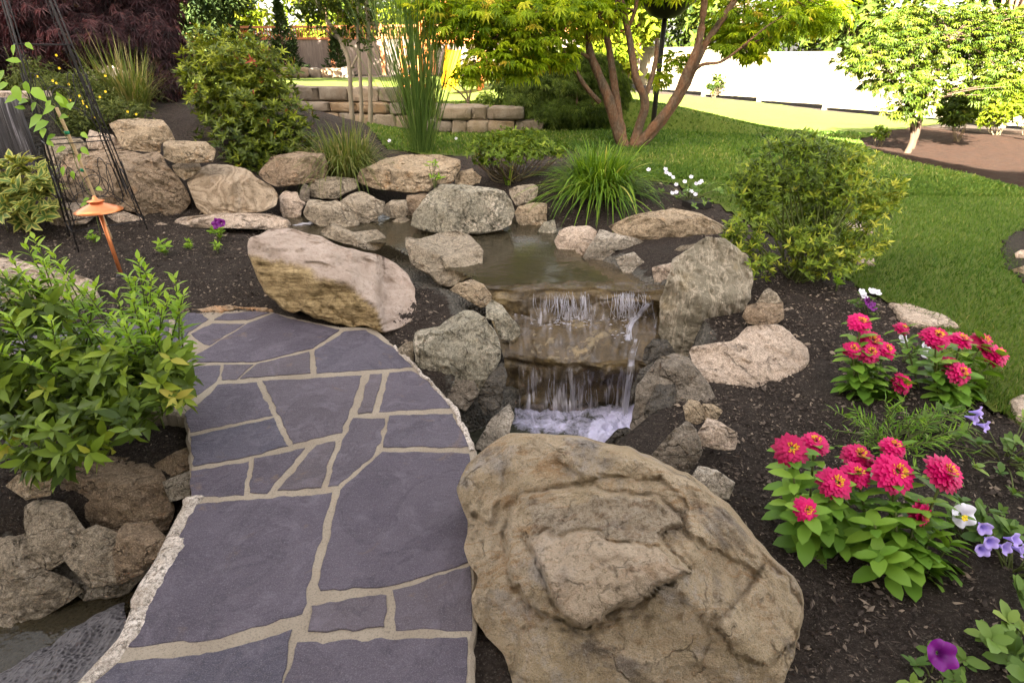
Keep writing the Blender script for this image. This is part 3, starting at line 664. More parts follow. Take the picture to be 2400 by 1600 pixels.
# hero boulder in front
L1 = [(1187,1265),(1195,1205),(1220,1165),(1300,1150),(1415,1150),(1540,1160),(1605,1225),(1552,1250),(1555,1275),(1608,1340),(1570,1370),(1525,1392),(1455,1430),(1345,1468),(1250,1420),(1208,1365)]
L2 = [(1240,1257),(1282,1246),(1345,1250),(1402,1248),(1440,1277),(1490,1273),(1540,1282),(1580,1323),(1608,1340),(1572,1369),(1526,1390),(1456,1427),(1398,1447),(1348,1460),(1323,1439),(1303,1406),(1286,1365),(1265,1315)]
L3 = [(1300,1060),(1330,1100),(1365,1120),(1370,1140),(1420,1110),(1560,1120),(1600,1180),(1610,1240),(1700,1300),(1790,1350),(1750,1250),(1650,1150),(1560,1090),(1470,1050),(1350,1035)]
L4 = [(1670,1460),(1740,1400),(1790,1330),(1850,1360),(1875,1430),(1870,1500),(1800,1560),(1720,1520)]
L5 = [(1170,1600),(1200,1560),(1215,1490),(1260,1470),(1350,1490),(1480,1450),(1620,1440),(1660,1500),(1640,1560),(1560,1570),(1540,1640),(1300,1700)]
L6 = [(1080,1120),(1120,1080),(1180,1070),(1180,1140),(1160,1230),(1110,1200)]
rock([(1068,1145),(1077,1116),(1089,1083),(1112,1056),(1141,1035),(1199,1018),(1265,1020),(1332,1027),(1415,1033),(1468,1039),(1502,1058),(1527,1066),(1556,1083),(1597,1103),(1647,1132),(1705,1170),(1742,1203),(1767,1249),(1808,1302),(1862,1352),(1879,1385),(1883,1427),(1879,1489),(1858,1551),(1829,1613),(1760,1720),(1500,1780),(1260,1760),(1203,1620),(1174,1530),(1137,1489),(1112,1447),(1108,1406),(1120,1348),(1100,1323),(1087,1282),(1093,1215),(1083,1195)],
     .02, R_HERO, 'huge tan weathered boulder with a layered slab on top, beside the slate path', T=.34, phi=62, ledges=[(L1, .042), (L2, .046), (L3, .018), (L4, .022), (L5, .016), (L6, .014)], sub=7, attrs_px={'plate': L2, 'patch': [(1230,1175),(1330,1190),(1400,1165),(1500,1160),(1600,1195),(1600,1240),(1540,1270),(1440,1262),(1400,1240),(1290,1240),(1250,1250)]}, strata=.28, sdir=(.8, .3, .5), seed=1, box=.75, nf=4, g=.75, amp=.9)
rock([(578,568),(585,556),(609,552),(629,536),(677,534),(718,546),(758,556),(796,574),(840,585),(888,595),(929,619),(952,642),(973,676),(976,697),(985,717),(976,745),(939,768),(898,782),(860,765),(826,772),(799,761),(738,745),(704,727),(690,734),(663,727),(643,707),(619,683),(605,659),(595,625),(582,595)],
     .21, R_TWO, 'long leaning boulder with pinkish top and ochre front at the far path edge', T=.42, phi=30, ridge=[(560,585),(585,590),(670,619),(738,639),(823,666),(854,697),(884,724),(900,790),(1000,800)], ku=1.35, kl=.3, rd=.66, sub=6, strata=.9, sdir=(.45, 0, .9), seed=2, nf=2, g=.4, group=GF)
rock([(949,556),(959,554),(983,561),(1031,547),(1071,540),(1099,551),(1122,571),(1135,588),(1133,622),(1112,632),(1112,646),(1092,656),(1058,677),(1037,673),(1010,649),(966,622),(959,609),(952,581)],
     .2, R_GREY, 'blocky grey-brown boulder with flat tilted top at the pond outlet', T=.55, ridge=[(949,572),(990,585),(1058,608),(1133,592)], ku=2.4, kl=.05, rd=.6, seed=3, nf=3, g=.5, group=GP)
rock([(750,547),(758,534),(782,523),(799,530),(827,544),(867,539),(884,537),(901,554),(906,571),(888,588),(857,585),(820,574),(793,568),(769,557)], .2, R_GREY, 'saddle shaped boulder behind the long ochre-fronted boulder', T=.5, ridge=[(750,545),(800,548),(850,563),(906,558)], seed=4, group=GP)
rock([(959,530),(969,500),(983,479),(1017,442),(1034,432),(1078,433),(1129,437),(1184,447),(1201,469),(1207,496),(1201,527),(1173,540),(1129,550),(1044,549),(993,542)], .35, R_GREEN, 'big rounded grey boulder standing in the pond water', T=.45, phi=20, ridge=[(959,480),(1010,452),(1078,458),(1190,462)], ku=2, kl=.22, rd=.68, sub=6, seed=5, strata=.3, nf=4, g=.5, group=GP)
rock([(835,415),(844,398),(874,387),(905,370),(939,364),(983,360),(1031,362),(1078,374),(1082,391),(1061,428),(1044,433),(1024,432),(1003,449),(969,454),(925,449),(881,444),(844,430)], .5, R_TAN, 'wide flat-topped layered boulder above the pond', T=.5, phi=20, ridge=[(835,402),(891,402),(1044,401),(1085,385)], ku=2.2, kl=.15, rd=.6, sub=6, seed=6, strata=1.0, nf=2, g=.4, group=GP)
S = [([(723,428),(735,416),(765,413),(806,415),(837,421),(840,440),(813,452),(789,467),(759,467),(731,462),(721,452)], .40, R_GREY, 'low squarish grey rock left of the flat-topped boulder', GP),
 ([(711,500),(723,467),(738,467),(765,472),(789,469),(806,479),(837,500),(844,527),(816,539),(789,532),(752,532),(721,515)], .26, R_GREY, 'slanted grey rock at the pond edge beside the foam', GP),
 ([(796,471),(820,455),(844,447),(864,454),(884,467),(903,472),(898,500),(881,513),(861,525),(840,522),(830,500),(806,479)], .30, R_GREY, 'cracked grey rock leaning behind the slanted pond edge rock', GP),
 ([(895,500),(903,479),(918,469),(952,468),(957,500),(946,512),(915,512)], .25, R_GREY, 'small upright block at the back waterline of the pond', GP),
 ([(950,510),(953,459),(1000,452),(1000,475),(978,510)], .26, R_BROWN, 'brown stone half hidden under the flat-topped boulder', GP),
 ([(656,493),(655,459),(667,447),(697,450),(704,469),(718,476),(707,493),(704,509),(684,513),(663,509)], .27, R_PALE, 'pinkish upright block between the swirled boulder and the pond', GP),
 ([(701,462),(705,440),(714,430),(724,436),(726,467),(712,475)], .36, R_DAMP, 'narrow dark wedge stone above the pinkish block', GP),
 ([(858,520),(866,508),(876,500),(886,503),(886,522)], .19, R_GREY, 'tiny pointed stone standing in the pond shallows', GP),
 ([(915,520),(930,512),(950,509),(962,515),(945,524),(925,526)], .18, R_GREY, 'flat low stone just breaking the pond surface', GP),
 ([(1066,418),(1078,401),(1109,394),(1114,432),(1092,437),(1066,432)], .46, R_TAN, 'small tan rock right of the flat-topped boulder', GP),
 ([(1103,411),(1112,401),(1129,415),(1124,430),(1107,430)], .44, R_TAN, 'fist sized tan stone leaning on the small tan rock in mulch', GP),
 ([(1192,444),(1211,435),(1248,431),(1262,438),(1258,464),(1238,478),(1209,483),(1199,466)], .36, R_GREY, 'grey block on top of the tan block left of the weeping grass', GP),
 ([(1205,500),(1214,484),(1255,474),(1282,477),(1282,517),(1259,537),(1221,537),(1211,517)], .24, R_TAN, 'tan block at the waterline under the weeping grass', GP),
 ([(1258,545),(1275,520),(1300,515),(1306,545),(1290,553)], .2, R_GREEN, 'small greenish grey stone at the right pond waterline', GP),
 # left wall
 ([(142,429),(143,393),(154,362),(184,357),(228,352),(279,348),(312,352),(335,362),(365,355),(381,365),(396,388),(419,413),(439,444),(443,474),(419,507),(381,513),(340,508),(279,490),(228,490),(177,478),(148,449)], .48, R_BROWN, 'largest brown-grey boulder of the left wall, behind the copper light', GW),
 ([(438,426),(457,413),(472,393),(493,384),(529,386),(574,395),(600,413),(636,436),(651,462),(648,482),(610,498),(534,503),(483,508),(462,490),(452,462)], .42, R_SWIRL, 'rounded boulder with swirled banding under the rhododendron', GW),
 ([(256,291),(279,281),(324,278),(383,282),(396,298),(410,330),(378,336),(376,359),(330,356),(289,350),(276,324)], .85, R_TAN, 'tan wedge boulder topping the left wall', GW),
 ([(202,327),(210,304),(233,311),(263,316),(286,334),(289,346),(253,352),(207,350)], .78, R_PALE, 'small pale rock behind the trellis on top of the wall', GW),
 ([(104,332),(115,321),(151,319),(187,324),(202,337),(202,354),(151,366),(143,385),(123,390),(108,362)], .72, R_GREY, 'grey rock at the wall end beside the dark water curtain', GW),
 ([(381,334),(391,328),(432,330),(483,332),(508,352),(498,380),(457,383),(406,383),(382,369)], .76, R_TAN, 'low rectangular slab beside the tan wedge boulder', GW),
 ([(402,388),(419,381),(467,381),(473,393),(452,415),(432,423),(412,408)], .6, R_TAN, 'small wedge stone chinked between the two big wall boulders', GW),
 ([(605,408),(634,367),(697,355),(758,360),(772,391),(758,420),(714,432),(646,439),(618,424)], .55, R_BROWN, 'broad brown slab at the right end of the left wall', GW),
 ([(110,391),(141,386),(145,413),(140,436),(121,441)], .5, R_WET, 'black wet stone in the gap beside the water curtain', GW),
 ([(401,525),(416,510),(467,505),(508,500),(559,499),(636,501),(677,513),(686,527),(674,537),(636,538),(534,536),(432,534)], 0.21, R_PALE, 'long flat pale slab lying in front of the swirled boulder', GW),
 ([(110,480),(177,474),(212,482),(238,495),(202,524),(120,534)], 0.27, R_PALE, 'flat stone behind the trellis feet', GW),
 ([(248,503),(291,495),(330,510),(342,524),(279,528)], 0.22, R_PALE, 'thin flat stone to the right of the copper lamp hat', GW),
 ([(357,526),(376,521),(400,527),(381,535)], 0.19, R_PALE, 'small sliver of stone in the mulch beside the wall', GW),
 ([(-60,600),(40,605),(100,622),(150,636),(190,646),(218,656),(220,672),(243,716),(190,727),(100,722),(0,712),(-60,700)], 0.12, R_PALE, 'wide flat tan slab behind the left laurel shrub', GW),
 # right of pond
 ([(1299,565),(1310,541),(1340,529),(1381,530),(1401,541),(1395,561),(1381,582),(1367,602),(1337,604),(1313,597)], .22, R_PALE, 'pale rounded rock at the right side of the pond', GF),
 ([(1367,604),(1384,571),(1405,537),(1446,548),(1493,558),(1530,575),(1503,584),(1442,587),(1438,602),(1408,616),(1378,614)], .2, R_MORT, 'low rock crusted with pale grit right of the pale rounded rock', GF),
 ([(1420,530),(1466,512),(1510,498),(1578,488),(1646,500),(1700,530),(1709,565),(1636,572),(1595,586),(1527,572),(1450,555)], .29, R_TAN, 'broad flat tan slab behind the tall standing stone', GF),
 ([(1440,604),(1486,590),(1514,619),(1500,648),(1460,640)], .18, R_MORT, 'small squared stone set in grit at the spillway bank', GF),
 ([(1527,626),(1575,615),(1580,638),(1560,678),(1535,670)], .2, R_PALE, 'small pinkish stone left of the tall standing stone', GF),
 ([(1573,592),(1595,576),(1631,571),(1621,594),(1596,604)], .24, R_GREY, 'knuckle of grey rock behind the tall standing stone', GF),
 ([(1739,742),(1750,716),(1790,706),(1835,706),(1838,748),(1818,760),(1784,765),(1750,758)], .2, R_BROWN, 'small brown block beside the standing stone', GF),
 ([(1770,712),(1790,682),(1801,674),(1821,687),(1835,708),(1804,714)], .27, R_GREY, 'small peaked stone on top of the brown block', GF),
 ([(1551,840),(1578,825),(1612,835),(1636,865),(1655,898),(1672,940),(1639,948),(1599,920),(1571,886),(1544,881)], 0.09, R_DAMP, 'folded grey rock beneath the pale boulder, above the foam', GF),
 ([(1510,815),(1531,794),(1563,794),(1578,816),(1578,835),(1544,842),(1517,858),(1505,846)], 0.02, R_WET, 'rounded black wet rock under the standing stone', GF),
 ([(1478,915),(1500,865),(1546,840),(1558,878),(1533,912),(1503,940),(1480,945)], -0.04, R_WET, 'slanted wet slab right of the lower fall', GF),
 ([(1505,1000),(1512,950),(1531,913),(1556,878),(1580,893),(1588,922),(1608,939),(1601,968),(1573,1004),(1544,1032),(1508,1040)], -0.03, R_WET, 'tall dark wedge rock at the right of the foam pool', GF),
 ([(1600,952),(1616,933),(1639,940),(1652,963),(1648,988),(1629,996),(1607,985)], 0.12, R_TAN, 'round tan cobble among the rocks right of the foam', GF),
 ([(1644,945),(1670,946),(1695,962),(1682,983),(1650,988)], 0.12, R_TAN, 'small tan stone beside the round cobble', GF),
 ([(1632,1020),(1658,978),(1680,984),(1730,1013),(1724,1053),(1700,1056),(1640,1045)], 0.11, R_PALE, 'wedge shaped grey stone with pale facet in mulch', GF),
 ([(1525,1065),(1578,1008),(1609,985),(1633,1004),(1647,1058),(1626,1098),(1600,1122),(1556,1086)], 0.1, R_DAMP, 'grey rock behind the huge foreground boulder', GF),
 ([(1612,1128),(1636,1090),(1680,1100),(1723,1130),(1708,1172),(1663,1160)], 0.08, R_MORT, 'gritty grey stone against the foreground boulder flank', GF),
 ([(1405,1050),(1448,1004),(1468,1001),(1497,1014),(1510,1045),(1477,1070)], -0.3, R_WET, 'dark stone poking out of the foam', GF),
 ([(1139,718),(1153,702),(1177,716),(1199,745),(1220,765),(1220,788),(1206,803),(1190,797),(1170,793),(1158,752),(1137,747)], .06, R_GREEN, 'narrow upright stone left of the upper fall', GF),
 ([(1052,680),(1068,665),(1105,654),(1133,665),(1152,690),(1152,713),(1126,722),(1102,708),(1075,690)], .14, R_TAN, 'small rounded tan stone at the left spillway lip', GF),
 ([(930,818),(952,800),(968,800),(970,850),(950,842)], .02, R_GREY, 'small stone squeezed between path and blocky waterfall rock', GF),
 ([(1115,935),(1146,879),(1178,845),(1190,880),(1172,955),(1136,975)], -0.14, R_WET, 'dark wet rock at the left foot of the fall', GF),
 ([(1110,1050),(1150,980),(1195,945),(1205,975),(1190,1030),(1150,1060)], -0.33, R_MORT, 'gritty sloping stone at the left edge of the foam pool', GF),
 ([(1035,890),(1068,872),(1108,880),(1124,922),(1090,965),(1050,950)], -.15, R_DAMP, 'lower front of the blocky waterfall rock, coloured dark for its shade', GF),  # shadowed foot of the blocky rock, the shade put into a darker stone
 # lower left
 ([(133,1124),(165,1088),(194,1063),(243,1065),(291,1073),(356,1057),(376,1079),(392,1124),(409,1193),(396,1246),(348,1245),(296,1257),(274,1269),(218,1237),(185,1213),(145,1165)], -.2, R_BROWN, 'large flat-faced tan rock below the laurel shrub', GL),
 ([(358,1088),(413,1057),(446,1044),(454,1098),(398,1119),(381,1121)], -.1, R_BROWN, 'reddish brown rock tucked against the path edge', GL),
 ([(11,1138),(38,1113),(88,1090),(130,1126),(118,1160),(61,1171)], -0.08, R_TAN, 'small tan rock under the laurel leaves at far left', GL),
 ([(54,1179),(79,1167),(127,1171),(158,1179),(216,1261),(166,1305),(115,1339),(96,1345),(69,1311),(58,1248)], -0.25, R_GREY, 'upright rock with a rounded lower end above the dark water', GL),
 ([(-67,1150),(20,1139),(63,1173),(72,1244),(80,1300),(100,1332),(149,1347),(202,1379),(158,1414),(93,1457),(-4,1510),(-67,1520)], -.4, R_GREY, 'big grey rock at the left frame edge above the stream', GL),
 ([(143,1306),(195,1240),(227,1227),(288,1252),(294,1364),(212,1379),(175,1342)], -0.3, R_GREY, 'squat rock with gritty top over the stream bank', GL),
 ([(264,1292),(278,1240),(293,1226),(357,1221),(392,1260),(378,1294),(330,1346),(273,1373)], -0.24, R_BROWN, 'split grey rock beside the pale path rim', GL),
 ([(380,1128),(448,1100),(446,1163),(398,1176)], -.14, R_MORT, 'patch of pebbly mortar between the tan rock and the path', GL)]
for k, (ol, zc, mt, lb, gp) in enumerate(S):
    O = np.array(ol); sz = math.sqrt((O[:, 0].max()-O[:, 0].min())*(O[:, 1].max()-O[:, 1].min())); flat = (O[:, 0].max()-O[:, 0].min()) > 3.2*(O[:, 1].max()-O[:, 1].min())
    up = gp in (GL,) or zc < 0
    rdg = None
    if not flat and sz > 45:
        x0, x1, y0, y1 = O[:, 0].min(), O[:, 0].max(), O[:, 1].min(), O[:, 1].max(); q = random.Random(k)
        ym = y0+(y1-y0)*q.uniform(.2, .38); rdg = [(x0, ym+q.uniform(-.1, .1)*(y1-y0)), ((x0+x1)/2, ym), (x1, ym+q.uniform(-.1, .1)*(y1-y0))]
    rock(ol, zc, mt, lb, T=(.27 if gp == GL else .37) if not flat else .5, box=.55 if gp == GL else .62, amp=.8 if gp == GL else 1.0, phi=58 if flat else (26 if not up else 36), ridge=rdg, ku=2.3, kl=.12, rd=.66, seed=50+k, sub=6 if sz > 190 else 5 if sz > 60 else 4, strata=.8, group=gp, name='boulder' if sz > 70 else 'stone', cat='boulder' if sz > 70 else 'stone', nf=4 if sz > 60 else 3, g=.6 if gp != GL else .85, sdir=(.1+.3*math.sin(k), .3, 1))
rock([(1544,738),(1544,704),(1561,663),(1578,612),(1599,592),(1629,571),(1656,554),(1701,561),(1724,575),(1755,595),(1767,650),(1760,704),(1741,731),(1724,759),(1737,785),(1697,798),(1646,812),(1612,833),(1592,828),(1561,803),(1544,782)], .22, R_STAND, 'tall standing grey stone with pale veins right of the waterfall', T=.36, phi=22, sub=6, strata=.55, sdir=(1, .2, .25), seed=7, nf=5, g=.7, amp=1.25, group=GF)
rock([(1617,822),(1627,812),(1716,798),(1736,778),(1750,764),(1790,758),(1821,757),(1852,774),(1872,798),(1893,818),(1899,846),(1886,876),(1879,910),(1858,935),(1830,959),(1790,976),(1740,974),(1700,967),(1674,955),(1666,915),(1643,880),(1620,850)], .06, R_PALE, 'wide pale boulder in the mulch between waterfall and zinnias', T=.38, phi=58, ridge=[(1617,860),(1690,870),(1720,890),(1900,890)], ku=.35, kl=.9, rd=.66, sub=6, strata=.6, seed=8, nf=4, g=.5, group=GF)
rock([(969,819),(974,779),(990,772),(1031,765),(1058,745),(1085,724),(1109,726),(1136,741),(1162,772),(1175,826),(1176,840),(1150,885),(1126,928),(1099,940),(1068,950),(1044,930),(1029,900),(1000,873),(973,852)], .0, R_GREEN, 'blocky rock with flat pale top left of the lower fall', T=.5, phi=24, ridge=[(969,800),(1040,792),(1090,770),(1140,752),(1180,770)], ku=2.4, kl=.05, rd=.62, sub=6, strata=.6, seed=9, nf=3, g=.5, group=GF)

rock([(-40,1150),(60,1130),(200,1150),(400,1170),(395,1290),(300,1390),(150,1430),(-40,1460)], -.42, R_MORT, 'gritty mortar bank filling the gaps between the lower left rocks', T=.2, phi=40, seed=33, sub=5, name='mortar_bank', cat='mortar bank')

rock([(1478,1000),(1490,900),(1550,835),(1620,850),(1665,900),(1690,960),(1668,1020),(1640,1100),(1600,1135),(1535,1085)], -.03, R_DAMP, 'gritty damp mortar bank between the rocks right of the foam pool', T=.08, phi=50, seed=34, sub=5, name='mortar_bank', cat='mortar bank')
# ------------------------------------------------------------------ water
def watermat():
    M = Mat('pond_water'); v = M.coords((1, 1.6, 1)); f = M.noise(v, 5, 4, .55, .6); g = M.noise(v, 22, 3)
    nrm = M.bump(M.math('ADD', f, M.math('MULTIPLY', g, .25)), .22, .03)
    body = M.n('BsdfTransparent', {'Color': (.5, .43, .29, 1)}).outputs[0]
    murk = M.n('BsdfDiffuse', {'Color': (.085, .07, .042, 1)}).outputs[0]
    b = M.n('MixShader', {0: .45, 1: body, 2: murk}).outputs[0]
    gl = M.n('BsdfGlossy', {'Color': (.9, .9, .9, 1), 'Roughness': .05, 'Normal': nrm}).outputs[0]
    fr = M.n('Fresnel', {'IOR': 1.36, 'Normal': nrm}).outputs[0]
    return M.done(M.n('MixShader', {0: fr, 1: b, 2: gl}).outputs[0])
M_WATER = watermat()
def sheetmat(name, stops, white, tmin, rough=.12):
    M = Mat(name); s = M.attr('s'); t = M.attr('t'); h = M.attr('hit')
    v = M.n('CombineXYZ', {0: M.math('MULTIPLY', s, 30.0), 1: M.math('MULTIPLY', t, 1.6), 2: 0.0}).outputs[0]
    f = M.noise(v, 1.0, 4, .6, .3); v2 = M.n('CombineXYZ', {0: M.math('MULTIPLY', s, 9.0), 1: M.math('MULTIPLY', t, 1.2), 2: 3.0}).outputs[0]
    big = M.noise(v2, 1.0, 3)
    k = M.math('MULTIPLY', M.ramp(f, stops), M.ramp(big, [(.40, .05), (.62, 1)])); k = M.math('MULTIPLY', k, h)
    nrm = M.bump(f, .6, .02)
    clear = M.n('BsdfTransparent', {'Color': (.82, .77, .68, 1)}).outputs[0]
    gl = M.n('BsdfGlossy', {'Roughness': rough, 'Normal': nrm, 'Color': (.8, .8, .85, 1)}).outputs[0]
    a = M.n('MixShader', {0: M.n('Fresnel', {'IOR': 1.33, 'Normal': nrm}).outputs[0], 1: clear, 2: gl}).outputs[0]
    brown = M.n('BsdfDiffuse', {'Color': (.18, .135, .08, 1)}).outputs[0]; a = M.n('MixShader', {0: .28, 1: a, 2: brown}).outputs[0]
    w_ = M.pbsdf(white, .35, .5, nrm)
    return M.done(M.n('MixShader', {0: k, 1: a, 2: w_}).outputs[0])
M_SHEET = sheetmat('falling_water', [(.44, 0), (.64, 1)], (.66, .63, .68), .2)
def foammat():
    M = Mat('foam'); v = M.coords(); f = M.noise(v, 12, 6, .7, .8); g = M.noise(v, 45, 4); k = M.attr('hit')
    m = M.math('ADD', M.math('MULTIPLY', f, .8), k); m = M.ramp(m, [(.72, 0), (1.0, 1)])
    nrm = M.bump(M.math('ADD', f, M.math('MULTIPLY', g, .4)), .8, .03)
    white = M.pbsdf(M.mix(g, (.52, .49, .70), (.76, .73, .88)), .5, .3, nrm)
    dark = M.n('MixShader', {0: M.n('Fresnel', {'IOR': 1.33, 'Normal': nrm}).outputs[0], 1: M.n('BsdfDiffuse', {'Color': (.045, .045, .028, 1)}).outputs[0], 2: M.n('BsdfGlossy', {'Roughness': .08, 'Normal': nrm}).outputs[0]}).outputs[0]
    return M.done(M.n('MixShader', {0: m, 1: dark, 2: white}).outputs[0])
M_FOAM = foammat()

# pond and stream surfaces (structures)
def flat(name, poly, z, n=60):
    P = np.asarray(poly, float); x = np.linspace(P[:, 0].min(), P[:, 0].max(), n); y = np.linspace(P[:, 1].min(), P[:, 1].max(), n)
    X, Y = np.meshgrid(x, y, indexing='ij'); V = np.stack([X, Y, X*0+z], -1).reshape(-1, 3); F = grid_faces(n, n)
    m = inpoly(P, V[F][:, :, 0].mean(1), V[F][:, :, 1].mean(1)); f = F[m]; u, inv = np.unique(f, return_inverse=True)
    return mk(name, V[u], inv.reshape(f.shape), M_WATER, kind='structure')
pp = lambda pts, z: [tuple(Gz(a, b, z)[:2]) for a, b in pts]
flat('water', pp([(640,522),(690,500),(760,495),(880,488),(960,495),(1060,505),(1210,510),(1300,535),(1345,580),(1370,612),(1440,660),(1150,668),(1110,660),(1085,640),(1000,620),(900,570),(720,560)], .17), .17, 90)
flat('water', [(-3.6, .3), (-3.6, 1.45), (-2.6, 1.75), (-1.9, 2.0), (-.9, 2.2), (-.1, 2.55), (.1, 2.4), (.4, 2.35), (.3, 2.0), (-.4, 1.4), (-1.0, .9), (-1.6, .5)], -.54, 60)

# stepped rock under the fall: rows of photo pixels with a height each
ROWS = [([1105, 1350, 1545], [612, 612, 640], .085), ([1120, 1350, 1560], [655, 652, 668], .115), ([1132, 1350, 1575], [686, 690, 688], .135),
        ([1135, 1350, 1575], [697, 703, 698], .115), ([1150, 1350, 1570], [748, 745, 742], -.015), ([1165, 1350, 1560], [790, 790, 790], -.05),
        ([1180, 1350, 1545], [838, 848, 858], -.115), ([1182, 1350, 1580], [848, 862, 868], -.15), ([1185, 1350, 1580], [905, 908, 905], -.3), ([1188, 1350, 1580], [975, 975, 975], -.52)]
def rowpts(rows, nu, sub_):
    U = np.linspace(0, 1, nu); L = []
    for px, py, z in rows:
        x = np.interp(U, [0, .5, 1], px); y = np.interp(U, [0, .5, 1], py); y = y+7*fbm(np.stack([x/70, 0*x+z*9, 0*x], 1), 91, 3); L.append(Gz(x, y, z))
    L = np.stack(L, 1); out = []
    for i in range(nu): 
        m = L.shape[1]; u = np.linspace(0, m-1, (m-1)*sub_+1); k = np.clip(u.astype(int), 0, m-2); t = (u-k)[:, None]
        out.append(L[i][k]*(1-t)+L[i][k+1]*t)
    return np.stack(out, 0)
G_ = rowpts(ROWS, 120, 12); sh = G_.shape
def ledge_relief(Q):
    f = fbm(Q*[5, 5, 7], 61, 5); crk = np.abs(fbm(Q*[3, 3, 5], 64, 3)); return .034*f-.024*np.exp(-(crk/.05)**2)
Q = G_.reshape(-1, 3); base = Q.copy()
rl = ledge_relief(Q); Q = Q+np.stack([rl*0, -rl*.8, rl*.6], 1)
# raised slab across the sloping ledge, its front edge running diagonally
a_, b_, _ = proj(Q); slabp = [(1290,745),(1470,745),(1455,790),(1410,800),(1395,845),(1330,870),(1230,835),(1240,770)]
sb = sstep(-10, 14, sdf(slabp, a_, b_)); Q[:, 2] += .026*sb; Q[:, 1] -= .03*sb
LED = Q
def ledgemat():
    M = Mat('wet_ledge'); v = M.coords(); f = M.noise(v, 6, 5, .6, .7); g = M.noise(v, 40, 5, .7)
    c = M.mix(M.ramp(f, [(.35, 0), (.65, 1)]), (.08, .056, .032), (.25, .18, .085))
    c = M.mix(M.math('MULTIPLY', M.ramp(M.noise(v, 9, 4), [(.58, 0), (.7, 1)]), .7), c, (.32, .22, .09))
    c = M.mix(M.ramp(g, [(.35, .6), (.5, 0)]), c, (.045, .038, .028))
    return M.done(M.pbsdf(c, .22, .5, M.bump(M.math('ADD', f, M.math('MULTIPLY', g, .5)), .8, .025)))
M_LEDGE = ledgemat()
mk('rock_ledge', Q, grid_faces(sh[0], sh[1])[:, ::-1], M_LEDGE, label='wet brown stepped rock ledge that the waterfall runs over', cat='rock ledge')

fall = thing('waterfall', Gz(1340, 960, -.43), 'small two step waterfall spilling over brown ledges into foam', 'waterfall')
def sheet(name, rows, seed, hit, wob=.012, sub_=14, nu=140, lift=(0, -.012, .012)):
    g = rowpts(rows, nu, sub_); s_ = g.shape; q = g.reshape(-1, 3); rl = ledge_relief(q); q = q+np.stack([rl*0, -rl*.8, rl*.6], 1)*.6
    q = q+np.array(lift); nse = fbm(np.stack([q[:, 0]*30, q[:, 2]*3, q[:, 0]*0], 1), seed, 3); q[:, 1] -= wob*nse
    S_ = np.repeat(np.linspace(0, .9, nu)[:, None], s_[1], 1).ravel(); T_ = np.repeat(np.linspace(0, 1, s_[1])[None], nu, 0).ravel()
    hv = np.array([np.interp(T_, np.linspace(0, 1, len(hit)), hit)]).ravel()
    o = mk(name, q, grid_faces(s_[0], s_[1])[:, ::-1], M_SHEET, fall)
    for k_, a in (('s', S_), ('t', T_), ('hit', hv)):
        at = o.data.attributes.new(k_, 'FLOAT', 'POINT'); at.data.foreach_set('value', a.astype(np.float32))
    return o
sheet('upper_pool_film', [ROWS[0], ROWS[1], ([1132, 1350, 1575], [686, 690, 688], .14)], 3, [0, .0, .1], .003, lift=(0, 0, .03))
sheet('upper_fall', [([1240, 1380, 1530], [690, 692, 690], .142), ([1240, 1380, 1530], [698, 702, 697], .12), ([1242, 1380, 1528], [720, 722, 718], .055), ([1244, 1380, 1520], [752, 748, 745], -.01)], 5, [.0, .35, .45, .6], lift=(0, -.03, .012))
sheet('ledge_film', [([1190, 1350, 1540], [748, 745, 742], -.015), ([1190, 1350, 1535], [790, 790, 790], -.05), ([1195, 1350, 1520], [838, 848, 858], -.115)], 7, [.5, .12, .1], .004, lift=(0, -.01, .03))
sheet('lower_fall', [([1215, 1350, 1500], [840, 850, 858], -.115), ([1215, 1350, 1500], [850, 864, 868], -.15), ([1216, 1350, 1495], [905, 908, 905], -.29), ([1217, 1350, 1492], [958, 958, 958], -.44)], 9, [.05, .45, .8, 1.2], lift=(0, -.045, .012))
# thick white rope of water down the right side
def rope(pts, seed):
    m = MB(); r = np.random.default_rng(seed)
    P0 = np.array(pts)
    for k in range(30):
        j = r.normal(0, 1, (len(P0), 3))*[.006, .005, .004]+np.array([r.normal(0, .0065), r.normal(0, .006), 0])
        m.tube(smooth_path(P0+j, 22), np.linspace(.0012, .0026, 22)*r.uniform(.5, 1.3), 5, r.random())
    return m
def veilmat():
    M = Mat('water_strand'); a = M.n('BsdfTransparent').outputs[0]; b = M.pbsdf((.75, .73, .80), .3, .5)
    return M.done(M.n('MixShader', {0: .36, 1: a, 2: b}).outputs[0])
M_VEIL = veilmat()
M_FROTH = plain('froth', (.74, .73, .80), .4, .4, 0, .12, 30)
m = rope([Gz(1515, 705, .13)+[0, -.05, 0], Gz(1492, 735, .0)+[0, -.06, .02], Gz(1474, 765, -.03)+[0, -.05, .03], Gz(1468, 800, -.06)+[0, -.04, .03]], 1); m.build('white_rivulet', M_VEIL, fall)
m = rope([Gz(1487, 800, -.06)+[0, -.03, .03], Gz(1478, 835, -.11)+[0, -.03, .03], Gz(1470, 862, -.15)+[0, -.07, .02], Gz(1462, 910, -.30)+[0, -.08, 0], Gz(1458, 958, -.43)+[0, -.08, 0]], 2); m.build('white_rivulet', M_VEIL, fall)
m = MB(); r = np.random.default_rng(8)
for x in list(r.normal(1322, 13, 46))+list(r.normal(1366, 5, 18))+list(r.normal(1468, 22, 60))+list(r.uniform(1250, 1290, 8)):
    d_ = -.045+r.normal(0, .006); e = r.uniform(.25, 1.0); m.tube(smooth_path([Gz(x, 690+r.normal(0, 4), .14)+[0, d_*.3, .01], Gz(x+r.normal(0, 3), 704, .11)+[0, d_, 0], Gz(x+r.normal(0, 6), 704+44*e, .11-.125*e)+[0, d_, 0]], 10), r.uniform(.0006, .0017), 4, r.random())
